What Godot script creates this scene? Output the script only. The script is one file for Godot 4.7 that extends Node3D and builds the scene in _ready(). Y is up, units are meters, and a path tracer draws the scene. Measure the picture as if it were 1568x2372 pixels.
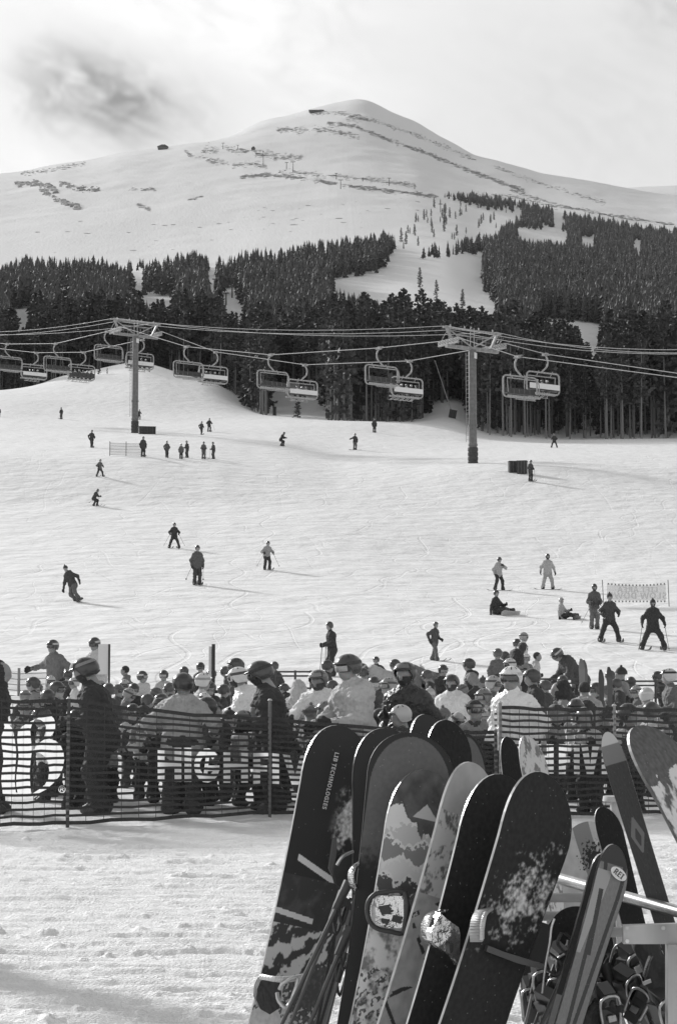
extends Node3D
# A ski hill in winter, in the greys of black and white film.
# U, V: pixel units of a 1568 x 2372 view of the photograph. A pixel gives a direction, the ground or the thing touched gives the distance.

const FOC := 4335.0
const CX := 784.0
const CY := 1186.0
const EYE := 1.65
const PITCH := 0.08606
var cam_basis := Basis(Vector3.RIGHT, PITCH)
var cam_pos := Vector3(0, EYE, 0)
var rng := RandomNumberGenerator.new()
var taken := {}
var mats := {}

func ray(u: float, v: float) -> Vector3:
	return cam_basis * Vector3((u - CX) / FOC, -(v - CY) / FOC, -1.0)

func at(u: float, v: float, d: float) -> Vector3:
	var r := ray(u, v)
	return cam_pos + r * (d / -r.z)

func pix(p: Vector3) -> Vector2:
	var q: Vector3 = cam_basis.inverse() * (p - cam_pos)
	return Vector2(CX + FOC * q.x / -q.z, CY - FOC * q.y / -q.z)

# where the ray through a pixel meets the upright plane through a with horizontal normal n
func on_plane(u: float, v: float, a: Vector3, n: Vector3) -> Vector3:
	var r := ray(u, v)
	return cam_pos + r * ((a - cam_pos).dot(n) / r.dot(n))

# ---------------------------------------------------------------- naming
func numbered(called: String) -> String:
	var n: int = taken.get(called, -1) + 1
	taken[called] = n
	return called if n == 0 else "%s_%03d" % [called, n]

func thing(called: String, label: String, category: String, group := "", pos := Vector3.ZERO, yaw := 0.0) -> Node3D:
	var o := Node3D.new()
	o.name = numbered(called)
	add_child(o)
	o.position = pos
	o.rotation.y = yaw
	o.set_meta("label", label)
	o.set_meta("category", category)
	if group:
		o.set_meta("group", group)
	return o

func part(called: String, mesh: Mesh, mat, parent: Node, pos := Vector3.ZERO) -> MeshInstance3D:
	var o := MeshInstance3D.new()
	o.name = called if parent != self else numbered(called)
	o.mesh = mesh
	parent.add_child(o, true)
	o.position = pos
	if mat is Array:
		for i in mat.size():
			if i < mesh.get_surface_count():
				o.set_surface_override_material(i, mat[i])
	elif mat != null:
		for i in mesh.get_surface_count():
			o.set_surface_override_material(i, mat)
	return o

func structure(called: String, mesh: Mesh, mat) -> MeshInstance3D:
	var o := part(called, mesh, mat, self)
	o.set_meta("kind", "structure")
	return o

# ---------------------------------------------------------------- materials
func grey(t: float) -> Color:
	return Color(t, t, t).linear_to_srgb()

func noise_tex(seed_: int, freq: float, size := 256, oct := 4, lo := 0.0, hi := 1.0) -> NoiseTexture2D:
	var n := FastNoiseLite.new()
	n.seed = seed_
	n.noise_type = FastNoiseLite.TYPE_SIMPLEX_SMOOTH
	n.frequency = freq
	n.fractal_octaves = oct
	var t := NoiseTexture2D.new()
	t.width = size
	t.height = size
	t.seamless = true
	t.noise = n
	if lo > 0.0 or hi < 1.0:
		var g := Gradient.new()
		g.set_color(0, Color(lo, lo, lo))
		g.set_color(1, Color(hi, hi, hi))
		t.color_ramp = g
	return t

var tex_cloth: Texture2D
var tex_grain: Texture2D
var tex_tone: Texture2D
var tex_soft: Texture2D

func make_textures() -> void:
	tex_cloth = noise_tex(3, 0.018, 256, 4)
	tex_grain = noise_tex(5, 0.08, 256, 3)
	tex_tone = noise_tex(8, 0.02, 256, 5, 0.72, 1.0)
	tex_soft = noise_tex(9, 0.03, 256, 5, 0.9, 1.0)

func mat(kind: String, tone: float) -> StandardMaterial3D:
	var key := "%s%.3f" % [kind, tone]
	if mats.has(key):
		return mats[key]
	var s := StandardMaterial3D.new()
	s.albedo_color = grey(tone)
	s.resource_name = kind
	match kind:
		"cloth":
			s.roughness = 0.85
			s.uv1_triplanar = true
			s.uv1_scale = Vector3(2.2, 1.6, 2.2)
			s.albedo_texture = tex_soft
			s.heightmap_enabled = true
			s.heightmap_texture = tex_cloth
			s.heightmap_scale = 3.0
			s.rim_enabled = true
			s.rim = 0.15
		"shiny":  # nylon shell
			s.roughness = 0.45
			s.uv1_triplanar = true
			s.uv1_scale = Vector3(2.4, 1.8, 2.4)
			s.heightmap_enabled = true
			s.heightmap_texture = tex_cloth
			s.heightmap_scale = 3.5
		"gloss":
			s.roughness = 0.28
			s.metallic_specular = 0.6
		"lens":
			s.roughness = 0.12
			s.metallic_specular = 0.8
			s.clearcoat_enabled = true
			s.clearcoat = 0.6
			s.clearcoat_roughness = 0.05
		"plastic":
			s.roughness = 0.5
		"skin":
			s.roughness = 0.6
			s.subsurf_scatter_enabled = true
			s.subsurf_scatter_strength = 0.1
		"steel":
			s.metallic = 0.9
			s.roughness = 0.32
			s.uv1_triplanar = true
			s.uv1_scale = Vector3(3, 3, 3)
			s.albedo_texture = tex_tone
		"paint":  # painted or galvanised steel in the open
			s.roughness = 0.55
			s.uv1_triplanar = true
			s.uv1_scale = Vector3(0.7, 0.35, 0.7)
			s.albedo_texture = tex_tone
		"netprint":  # pale ink on thin net cloth: light from behind comes through
			s.roughness = 0.9
			s.backlight_enabled = true
			s.backlight = Color(1, 1, 1)
		"rock":
			s.roughness = 0.95
		"wood":
			s.roughness = 0.9
			s.uv1_triplanar = true
			s.uv1_scale = Vector3(3.0, 0.4, 3.0)
			s.albedo_texture = tex_tone
			s.heightmap_enabled = true
			s.heightmap_texture = tex_grain
			s.heightmap_scale = 1.0
		_:
			s.roughness = 0.9
	mats[key] = s
	return s

# ---------------------------------------------------------------- shapes
func st_new() -> SurfaceTool:
	var st := SurfaceTool.new()
	st.begin(Mesh.PRIMITIVE_TRIANGLES)
	return st

func done(st: SurfaceTool, smooth := true) -> ArrayMesh:
	st.index()
	st.generate_normals()
	return st.commit()

func flat_done(st: SurfaceTool) -> ArrayMesh:
	st.generate_normals()
	return st.commit()

func quad(st: SurfaceTool, a: Vector3, b: Vector3, c: Vector3, d: Vector3) -> void:
	for p in [a, b, c, a, c, d]:
		st.add_vertex(p)

# a box with its own axes; g = smooth group -1 for hard edges
func box(st: SurfaceTool, c: Vector3, s: Vector3, bas := Basis.IDENTITY) -> void:
	st.set_smooth_group(-1)
	var h := s * 0.5
	var p := []
	for i in 8:
		p.append(c + bas * Vector3(h.x if i & 1 else -h.x, h.y if i & 2 else -h.y, h.z if i & 4 else -h.z))
	for f in [[0, 2, 3, 1], [4, 5, 7, 6], [0, 1, 5, 4], [2, 6, 7, 3], [0, 4, 6, 2], [1, 3, 7, 5]]:
		quad(st, p[f[0]], p[f[3]], p[f[2]], p[f[1]])

# a box whose long edges are chamfered
func bar(st: SurfaceTool, a: Vector3, b: Vector3, w: float, h: float, up := Vector3.UP) -> void:
	st.set_smooth_group(-1)
	var z := (b - a).normalized()
	var x := up.cross(z).normalized()
	if x.length() < 0.5:
		x = Vector3.RIGHT.cross(z).normalized()
	var y := z.cross(x)
	var c: float = minf(w, h) * 0.18
	var o := [Vector2(-w / 2 + c, -h / 2), Vector2(w / 2 - c, -h / 2), Vector2(w / 2, -h / 2 + c), Vector2(w / 2, h / 2 - c), Vector2(w / 2 - c, h / 2), Vector2(-w / 2 + c, h / 2), Vector2(-w / 2, h / 2 - c), Vector2(-w / 2, -h / 2 + c)]
	for i in 8:
		var p: Vector2 = o[i]
		var q: Vector2 = o[(i + 1) % 8]
		var p3 := x * p.x + y * p.y
		var q3 := x * q.x + y * q.y
		quad(st, a + p3, a + q3, b + q3, b + p3)
		if i > 0 and i < 7:
			var r3: Vector3 = x * o[0].x + y * o[0].y
			for e in [[a, 1], [b, 0]]:
				var tri := [e[0] + r3, e[0] + q3, e[0] + p3]
				if e[1] == 0:
					tri.reverse()
				for t in tri:
					st.add_vertex(t)

func tube(st: SurfaceTool, pts: Array, r, n := 8, closed := false) -> void:
	st.set_smooth_group(1)
	var count := pts.size()
	var rings := []
	var prev := Vector3.ZERO
	for i in count:
		var t: Vector3
		if closed:
			t = (pts[(i + 1) % count] - pts[(i + count - 1) % count]).normalized()
		else:
			t = (pts[mini(i + 1, count - 1)] - pts[maxi(i - 1, 0)]).normalized()
		var x: Vector3 = prev - t * prev.dot(t)
		if x.length() < 0.01:
			x = t.cross(Vector3.UP)
			if x.length() < 0.1:
				x = t.cross(Vector3.RIGHT)
		x = x.normalized()
		prev = x
		var y := t.cross(x)
		var rr: float = r[i] if r is Array else r
		var ring := []
		for k in n:
			var a := TAU * k / n
			ring.append(pts[i] + (x * cos(a) + y * sin(a)) * rr)
		rings.append(ring)
	var last := count if closed else count - 1
	for i in last:
		var ra: Array = rings[i]
		var rb: Array = rings[(i + 1) % count]
		for k in n:
			quad(st, ra[k], rb[k], rb[(k + 1) % n], ra[(k + 1) % n])
	if not closed:
		st.set_smooth_group(-1)
		for e in [0, count - 1]:
			for k in range(1, n - 1):
				var tri := [rings[e][0], rings[e][k], rings[e][k + 1]]
				if e > 0:
					tri.reverse()
				for p in tri:
					st.add_vertex(p)

# a patch of an ellipsoid; low(lon) gives the lower edge
func ell(st: SurfaceTool, c: Vector3, r: Vector3, lat0, lat1: float, lon0: float, lon1: float, nlat: int, nlon: int) -> void:
	st.set_smooth_group(1)
	var g := []
	for i in nlat + 1:
		var row := []
		for j in nlon + 1:
			var lon := deg_to_rad(lerpf(lon0, lon1, float(j) / nlon))
			var l0: float = lat0.call(rad_to_deg(lon)) if lat0 is Callable else lat0
			var lat := deg_to_rad(lerpf(l0, lat1, float(i) / nlat))
			row.append(c + Vector3(r.x * sin(lon) * cos(lat), r.y * sin(lat), r.z * cos(lon) * cos(lat)))
		g.append(row)
	for i in nlat:
		for j in nlon:
			quad(st, g[i][j], g[i + 1][j], g[i + 1][j + 1], g[i][j + 1])

func joined_surfaces(list: Array) -> ArrayMesh:
	var m := ArrayMesh.new()
	for st in list:
		st.generate_normals()
		st.commit(m)
	return m

func arc_pts(pts: Array, steps := 6) -> Array:
	var c := Curve3D.new()
	c.bake_interval = 10.0
	var out := []
	for i in pts.size() - 1:
		var p0: Vector3 = pts[maxi(i - 1, 0)]
		var p1: Vector3 = pts[i]
		var p2: Vector3 = pts[i + 1]
		var p3: Vector3 = pts[mini(i + 2, pts.size() - 1)]
		for k in steps:
			out.append(p1.cubic_interpolate(p2, p0, p3, float(k) / steps))
	out.append(pts[-1])
	return out

# ---------------------------------------------------------------- sky, sun, camera
var sun_dir := Vector3(-0.63 * cos(0.42), sin(0.42), -0.776 * cos(0.42))  # low winter sun, ahead and to the left

func make_sky() -> void:
	var w := 4096
	var h := 2048
	var im := Image.create(w, h, false, Image.FORMAT_RGBF)
	var n1 := FastNoiseLite.new()
	n1.seed = 21
	n1.frequency = 1.0
	n1.fractal_octaves = 5
	n1.fractal_gain = 0.55
	var n2 := FastNoiseLite.new()
	n2.seed = 4
	n2.frequency = 1.0
	n2.fractal_octaves = 4
	im.fill(Color(0.42, 0.42, 0.42))
	# dark ragged cloud bank left of the summit, in the view's own directions
	var dark := [[at(100, 185, 1.0) - cam_pos, 0.024, 0.30], [at(170, 205, 1.0) - cam_pos, 0.022, 0.32], [at(240, 225, 1.0) - cam_pos, 0.022, 0.42], [at(310, 255, 1.0) - cam_pos, 0.020, 0.5], [at(400, 290, 1.0) - cam_pos, 0.030, 0.16], [at(470, 235, 1.0) - cam_pos, 0.030, 0.14], [at(520, 70, 1.0) - cam_pos, 0.06, -0.12], [at(1300, 200, 1.0) - cam_pos, 0.06, 0.08], [at(1450, 280, 1.0) - cam_pos, 0.05, 0.08], [at(1000, 130, 1.0) - cam_pos, 0.05, 0.05], [at(1540, 5, 1.0) - cam_pos, 0.02, 0.25]]
	for k in dark:
		k[0] = k[0].normalized()
	for y in range(0, h / 2 + 1):
		var el := PI / 2 - PI * (y + 0.5) / h
		var se := sin(el)
		var ce := cos(el)
		# bright thin cloud up to 25 degrees, thinning to open sky overhead
		var base := lerpf(0.77, 0.25, smoothstep(0.36, 1.0, el))
		var x := 0
		while x < w:
			var fine := el < 0.5 and (x < 360 or x >= w - 360)
			var step := 1 if fine else 8
			var az := TAU * (x + 0.5 * step) / w
			var dir := Vector3(sin(az) * ce, se, -cos(az) * ce)  # column 0 looks along -z
			var a := n1.get_noise_3d(dir.x * 5.0, dir.y * 11.0, dir.z * 5.0)
			var gl := dir.angle_to(sun_dir)
			var c := base * (1.0 + 0.05 * a) + 0.46 * exp(-gl * gl / 0.38)  # thin cloud brightens towards the sun
			if fine:
				var wx := 0.5 * n2.get_noise_2d(dir.x * 9.0, dir.y * 14.0)
				var b := n1.get_noise_2d(dir.x * 13.0 + 3.0 + wx, (dir.y + 0.5 * dir.x) * 26.0 + wx)
				var f := n2.get_noise_2d(dir.x * 50.0 + wx * 4.0, (dir.y + 0.45 * dir.x) * 80.0)
				c *= 1.0 + 0.085 * b + 0.03 * f
				for k in dark:
					var q: float = (dir - k[0]).length() / k[1]
					if q < 2.2:
						c *= 1.0 - k[2] * exp(-q * q) * clampf(0.72 + 0.9 * b + 0.6 * f, 0.0, 1.2)
			im.fill_rect(Rect2i(x, y, step, 1), Color(c, c, c))
			x += step
	var sm := PanoramaSkyMaterial.new()
	sm.panorama = ImageTexture.create_from_image(im)
	var sky := Sky.new()
	sky.sky_material = sm
	var env := Environment.new()
	env.background_mode = Environment.BG_SKY
	env.sky = sky
	env.tonemap_mode = Environment.TONE_MAPPER_LINEAR
	env.tonemap_exposure = 1.0
	env.sdfgi_enabled = true
	env.ssao_enabled = true
	env.ssil_enabled = true
	env.fog_enabled = true
	env.fog_density = 0.00003
	env.fog_light_color = Color(0.9, 0.9, 0.9)
	var we := WorldEnvironment.new()
	we.environment = env
	add_child(we)

func make_camera_and_sun() -> void:
	var cam := Camera3D.new()
	cam.position = cam_pos
	cam.basis = cam_basis
	cam.fov = rad_to_deg(2.0 * atan(CY / FOC))
	cam.near = 0.1
	cam.far = 9000.0
	add_child(cam)
	cam.current = true
	make_sky()
	var sun := DirectionalLight3D.new()
	sun.light_energy = 1.32
	sun.light_angular_distance = 6.0
	sun.shadow_enabled = true
	# low winter sun, ahead and to the left
	add_child(sun)
	sun.look_at_from_position(sun_dir * 50.0, Vector3.ZERO, Vector3.UP)

# ---------------------------------------------------------------- terrain
const KNOT := [45.0, 62.0, 80.0, 92.0, 110.0, 125.0, 140.0, 152.0, 165.0, 190.0, 215.0, 250.0, 285.0, 320.0, 360.0, 400.0, 460.0, 600.0, 850.0, 1000.0, 1150.0, 1500.0, 1900.0, 2300.0, 2700.0, 3200.0, 3700.0, 4600.0]
# for each column of the view: where the ground at those distances shows
const COLS := [
	[-420, 1655, 1500, 1393, 1335, 1265, 1215, 1172, 1115, 1062, 1036, 1014, 986, 958, 930, 925, 930, 930, 860, 750, 700, 660, 590, 520, 470, 440, 430, 440, 470],
	[0, 1655, 1500, 1393, 1335, 1265, 1215, 1172, 1112, 1060, 1036, 1014, 986, 958, 922, 904, 925, 930, 860, 745, 690, 640, 560, 490, 430, 401, 415, 430, 460],
	[160, 1655, 1500, 1393, 1335, 1265, 1215, 1172, 1110, 1060, 1036, 1014, 989, 967, 925, 882, 866, 890, 850, 745, 690, 635, 552, 480, 415, 377, 390, 410, 440],
	[313, 1655, 1500, 1393, 1337, 1267, 1217, 1172, 1112, 1062, 1036, 1014, 990, 969, 925, 872, 836, 860, 830, 740, 685, 630, 550, 470, 400, 350, 365, 390, 430],
	[470, 1655, 1503, 1395, 1340, 1270, 1219, 1174, 1122, 1077, 1043, 1017, 992, 973, 938, 893, 878, 885, 835, 740, 680, 620, 542, 460, 387, 333, 336, 370, 420],
	[620, 1655, 1507, 1398, 1343, 1273, 1221, 1175, 1132, 1093, 1053, 1026, 995, 974, 962, 966, 950, 920, 840, 738, 670, 610, 530, 450, 378, 312, 276, 300, 380],
	[780, 1655, 1510, 1400, 1345, 1275, 1222, 1175, 1140, 1108, 1068, 1041, 1000, 977, 975, 968, 940, 900, 830, 735, 665, 600, 525, 442, 372, 302, 240, 265, 340],
	[835, 1655, 1510, 1402, 1348, 1279, 1225, 1176, 1140, 1106, 1067, 1041, 1003, 978, 977, 972, 945, 905, 832, 735, 664, 598, 525, 442, 373, 303, 229, 255, 330],
	[950, 1655, 1509, 1406, 1353, 1286, 1229, 1178, 1139, 1101, 1064, 1042, 1012, 982, 978, 975, 955, 915, 838, 735, 662, 597, 530, 450, 388, 328, 276, 300, 360],
	[1040, 1655, 1508, 1409, 1358, 1292, 1233, 1179, 1137, 1091, 1061, 1043, 1020, 990, 957, 937, 930, 905, 838, 737, 670, 600, 542, 468, 412, 358, 324, 345, 390],
	[1130, 1655, 1507, 1412, 1362, 1297, 1236, 1180, 1135, 1086, 1058, 1043, 1028, 1015, 1000, 985, 965, 935, 855, 742, 690, 638, 565, 490, 430, 368, 372, 390, 400],
	[1300, 1655, 1507, 1415, 1365, 1300, 1238, 1180, 1135, 1085, 1055, 1043, 1031, 1022, 1012, 992, 975, 940, 865, 758, 705, 655, 585, 510, 450, 410, 430, 445, 440],
	[1568, 1655, 1507, 1415, 1365, 1300, 1238, 1180, 1135, 1085, 1055, 1043, 1029, 1018, 1010, 992, 975, 940, 870, 770, 718, 672, 605, 540, 482, 452, 470, 444, 430],
	[2000, 1655, 1507, 1415, 1365, 1300, 1238, 1180, 1135, 1085, 1055, 1043, 1029, 1018, 1010, 992, 975, 940, 870, 775, 725, 680, 615, 555, 500, 480, 480, 440, 420]]
const TN := 420
const TM := 242
const LOG0 := 3.8066625  # log 45
var t_elev := PackedFloat32Array()
var log1 := 0.0
var n_big := FastNoiseLite.new()
var n_mid := FastNoiseLite.new()
var n_fine := FastNoiseLite.new()
var n_streak := FastNoiseLite.new()

func elev_of_v(v: float) -> float:
	return tan(atan(-(v - CY) / FOC) + PITCH)

func cub(a: float, b: float, c: float, d: float, t: float) -> float:
	return cubic_interpolate(b, c, a, d, t)

func terrain_table() -> void:
	log1 = log(4600.0)
	var rows := []
	for c in COLS:
		var e := PackedFloat32Array()
		e.resize(TN)
		for i in TN:
			var l := LOG0 + (log1 - LOG0) * i / (TN - 1)
			var dd := exp(l)
			var k := 0
			while k < KNOT.size() - 2 and KNOT[k + 1] < dd:
				k += 1
			var t: float = clampf((l - log(KNOT[k])) / (log(KNOT[k + 1]) - log(KNOT[k])), 0.0, 1.0)
			var n := KNOT.size()
			# heights, not angles, are eased between the knots
			var v := cub(c[1 + maxi(k - 1, 0)], c[1 + k], c[2 + k], c[1 + mini(k + 2, n - 1)], t)
			v = clampf(v, minf(c[1 + k], c[2 + k]) - 2.0, maxf(c[1 + k], c[2 + k]) + 2.0)
			e[i] = elev_of_v(v)
		rows.append(e)
	t_elev.resize(TN * TM)
	for j in TM:
		var u := -420.0 + j * 10.0
		var k := 0
		while k < COLS.size() - 2 and COLS[k + 1][0] < u:
			k += 1
		var t: float = clampf((u - COLS[k][0]) / float(COLS[k + 1][0] - COLS[k][0]), 0.0, 1.0)
		t = lerpf(t, t * t * (3.0 - 2.0 * t), 0.6)
		for i in TN:
			t_elev[i * TM + j] = lerpf(rows[k][i], rows[k + 1][i], t)
	# no creases between the columns or the knots
	for pass_ in 2:
		var src := t_elev.duplicate()
		for i in TN:
			for j in TM:
				var s := 0.0
				for k in range(-2, 3):
					s += src[i * TM + clampi(j + k, 0, TM - 1)]
				t_elev[i * TM + j] = s / 5.0
	for pass_ in 2:
		var src := t_elev.duplicate()
		for i in range(1, TN - 1):
			for j in TM:
				t_elev[i * TM + j] = (src[(i - 1) * TM + j] + src[i * TM + j] * 2.0 + src[(i + 1) * TM + j]) * 0.25
	n_big.seed = 2
	n_big.frequency = 1.0 / 260.0
	n_big.fractal_octaves = 4
	n_mid.seed = 7
	n_mid.frequency = 1.0 / 40.0
	n_mid.fractal_octaves = 4
	n_fine.seed = 11
	n_fine.frequency = 1.0 / 0.5
	n_fine.fractal_octaves = 4
	n_streak.seed = 13
	n_streak.frequency = 1.0
	n_streak.fractal_octaves = 4

func ground(x: float, z: float) -> float:
	var d := -z
	if d < 24.0:
		return 0.0
	var dd := maxf(d, 45.0)
	var a := clampf((CX + FOC * x / dd + 420.0) / 10.0, 0.0, TM - 1.001)
	var b := clampf((log(dd) - LOG0) / (log1 - LOG0) * (TN - 1), 0.0, TN - 1.001)
	var i := int(b)
	var j := int(a)
	var fa := a - j
	var fb := b - i
	var o := i * TM + j
	var e := lerpf(lerpf(t_elev[o], t_elev[o + 1], fa), lerpf(t_elev[o + TM], t_elev[o + TM + 1], fa), fb)
	var y := EYE + dd * e
	if d < 45.0:
		var t := (d - 24.0) / 21.0
		y *= t * t * (0.6 + 0.4 * t)
	if d > 60.0:
		y += 0.25 * n_mid.get_noise_2d(x, z) * clampf((d - 60.0) / 60.0, 0.0, 1.0)
	if d > 1100.0:
		var f := clampf((d - 1100.0) / 900.0, 0.0, 1.0)
		y += f * (3.0 * n_big.get_noise_2d(x * 0.7 + z * 0.4, z * 0.5) + 1.6 * n_mid.get_noise_2d(x * 0.5, z * 0.4))
	return y

func ground_p(x: float, z: float) -> Vector3:
	return Vector3(x, ground(x, z), z)

# first ground the ray through a pixel meets beyond d0
func hit(u: float, v: float, d0 := 26.0, d1 := 3500.0) -> Vector3:
	var d := d0
	while d < d1:
		var p := at(u, v, d)
		if ground(p.x, p.z) >= p.y:
			var a := d / 1.006
			var b := d
			for k in 7:
				var m := (a + b) * 0.5
				var q := at(u, v, m)
				if ground(q.x, q.z) >= q.y:
					b = m
				else:
					a = m
			var r := at(u, v, b)
			return Vector3(r.x, ground(r.x, r.z), r.z)
		d *= 1.006
	return at(u, v, d1)

# trampled, skied-over snow in front of the fence
func near_relief(x: float, z: float) -> float:
	var y := 0.012 * n_fine.get_noise_2d(x * 0.25 - z * 0.1, z * 1.4 + x * 0.12)
	var s := n_streak.get_noise_2d(x * 0.55 + z * 0.22, z * 5.0 - x * 0.55)
	y += 0.034 * s
	y += 0.009 * n_fine.get_noise_2d(x * 3.1, z * 6.0)
	# ridges of pushed snow
	var r := n_streak.get_noise_2d(x * 0.3 + 40.0, z * 1.7 - x * 0.25)
	y += 0.085 * maxf(0.0, r - 0.2)
	var lump := n_fine.get_noise_2d(x * 1.8 + 9.0, z * 2.6)
	y += 0.07 * maxf(0.0, lump - 0.3) * clampf(0.5 + 2.0 * r, 0.0, 1.0)
	return y

func grid_mesh(verts: PackedVector3Array, nx: int, ny: int) -> ArrayMesh:
	var idx := PackedInt32Array()
	idx.resize((nx - 1) * (ny - 1) * 6)
	var q := 0
	var nor := PackedVector3Array()
	nor.resize(verts.size())
	for j in ny - 1:
		for i in nx - 1:
			var a := j * nx + i
			var b := a + 1
			var c := a + nx
			var d := c + 1
			idx[q] = a; idx[q + 1] = c; idx[q + 2] = b
			idx[q + 3] = b; idx[q + 4] = c; idx[q + 5] = d
			q += 6
	for j in ny:
		for i in nx:
			var dx := verts[j * nx + mini(i + 1, nx - 1)] - verts[j * nx + maxi(i - 1, 0)]
			var dz := verts[mini(j + 1, ny - 1) * nx + i] - verts[maxi(j - 1, 0) * nx + i]
			var n := dx.cross(dz).normalized()
			nor[j * nx + i] = n if n.y > 0 else -n
	var arr := []
	arr.resize(Mesh.ARRAY_MAX)
	arr[Mesh.ARRAY_VERTEX] = verts
	arr[Mesh.ARRAY_NORMAL] = nor
	arr[Mesh.ARRAY_INDEX] = idx
	var m := ArrayMesh.new()
	m.add_surface_from_arrays(Mesh.PRIMITIVE_TRIANGLES, arr)
	return m

func snow_material(name_: String, tex: Texture2D, sc: Vector3, relief: float, albedo: float) -> StandardMaterial3D:
	var s := StandardMaterial3D.new()
	s.resource_name = name_
	s.albedo_color = grey(albedo)
	s.roughness = 0.8
	s.metallic_specular = 0.35
	s.uv1_triplanar = true
	s.uv1_world_triplanar = true
	s.uv1_scale = sc
	s.heightmap_enabled = true
	s.heightmap_texture = tex
	s.heightmap_scale = relief
	return s

# relief of a skied-over piste: crossing turns cut by skis and boards over soft unevenness
func track_tex() -> ImageTexture:
	var n := 1024
	var noise := FastNoiseLite.new()
	noise.seed = 17
	noise.frequency = 0.012
	noise.fractal_octaves = 5
	var im := noise.get_seamless_image(n, n)
	im.convert(Image.FORMAT_L8)
	rng.seed = 3
	for k in 150:
		var p := Vector2(rng.randf() * n, rng.randf() * n)
		var a := PI / 2 + rng.randf_range(-0.9, 0.9)
		var amp := rng.randf_range(0.0, 0.6)
		var wl := rng.randf_range(200.0, 700.0)
		var depth := rng.randf_range(0.03, 0.10)
		var wide := 2 if rng.randf() < 0.7 else 5
		var ph := rng.randf() * TAU
		for i in int(rng.randf_range(300, 900)):
			var b := a + amp * sin(i / wl * TAU + ph)
			p += Vector2(cos(b), sin(b))
			for w in wide:
				var x := posmod(int(p.x) + w, n)
				var y := posmod(int(p.y), n)
				var c := im.get_pixel(x, y).r
				var q: float = c - depth if w < wide - 1 else c + depth * 0.6
				im.set_pixel(x, y, Color(q, q, q))
	return ImageTexture.create_from_image(im)

func make_terrain() -> void:
	terrain_table()
	# near apron: real relief
	var nx := 420
	var ny := 520
	var v := PackedVector3Array()
	v.resize(nx * ny)
	for j in ny:
		var d := 7.5 * pow(24.2 / 7.5, float(j) / (ny - 1))
		for i in nx:
			var u := -330.0 + 2230.0 * i / (nx - 1)
			var x := (u - CX) / FOC * d
			var f := clampf((24.2 - d) / 3.0, 0.0, 1.0) * clampf((d - 7.5) / 0.4, 0.0, 1.0)
			v[j * nx + i] = Vector3(x, near_relief(x, -d) * f, -d)
	var snow_near := snow_material("trodden snow", noise_tex(31, 0.06, 512, 5), Vector3(1.1, 1.1, 2.6), 1.2, 0.88)
	structure("snow_apron", grid_mesh(v, nx, ny), snow_near)
	# ground round and behind the camera
	var st := st_new()
	quad(st, Vector3(-60, -0.02, 30), Vector3(-60, -0.02, -24.4), Vector3(60, -0.02, -24.4), Vector3(60, -0.02, 30))
	structure("snow_ground", flat_done(st), snow_near)
	# the pistes, woods and mountain
	nx = 300
	ny = 620
	v = PackedVector3Array()
	v.resize(nx * ny)
	for j in ny:
		var d := 24.0 * pow(4500.0 / 24.0, float(j) / (ny - 1))
		for i in nx:
			var u := -420.0 + 2410.0 * i / (nx - 1)
			var x := (u - CX) / FOC * d
			v[j * nx + i] = Vector3(x, ground(x, -d), -d)
	var snow := snow_material("piste snow", track_tex(), Vector3(0.028, 0.028, 0.028), 16.0, 0.8)
	# the last rows are the mountain
	var cut := int((ny - 1) * log(1200.0 / 24.0) / log(4500.0 / 24.0))
	structure("snow_slope", grid_mesh(v.slice(0, (cut + 1) * nx), nx, cut + 1), snow)
	structure("mountain", grid_mesh(v.slice(cut * nx), nx, ny - cut), snow_material("mountain snow", noise_tex(39, 0.03, 512, 5), Vector3(0.02, 0.02, 0.03), 70.0, 0.8))

# ---------------------------------------------------------------- trees
func leaf(st: SurfaceTool, c: Vector3, dir: Vector3, s: float) -> void:
	# one ragged spray of needles: two crossed slivers
	var d := dir.normalized()
	var side := d.cross(Vector3(rng.randf_range(-1, 1), rng.randf_range(-0.4, 1), rng.randf_range(-1, 1))).normalized()
	var tip := c + d * s
	var w := side * s * rng.randf_range(0.3, 0.5)
	var m := c + d * s * 0.45
	st.add_vertex(c); st.add_vertex(m + w); st.add_vertex(tip)
	st.add_vertex(c); st.add_vertex(tip); st.add_vertex(m - w)

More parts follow.
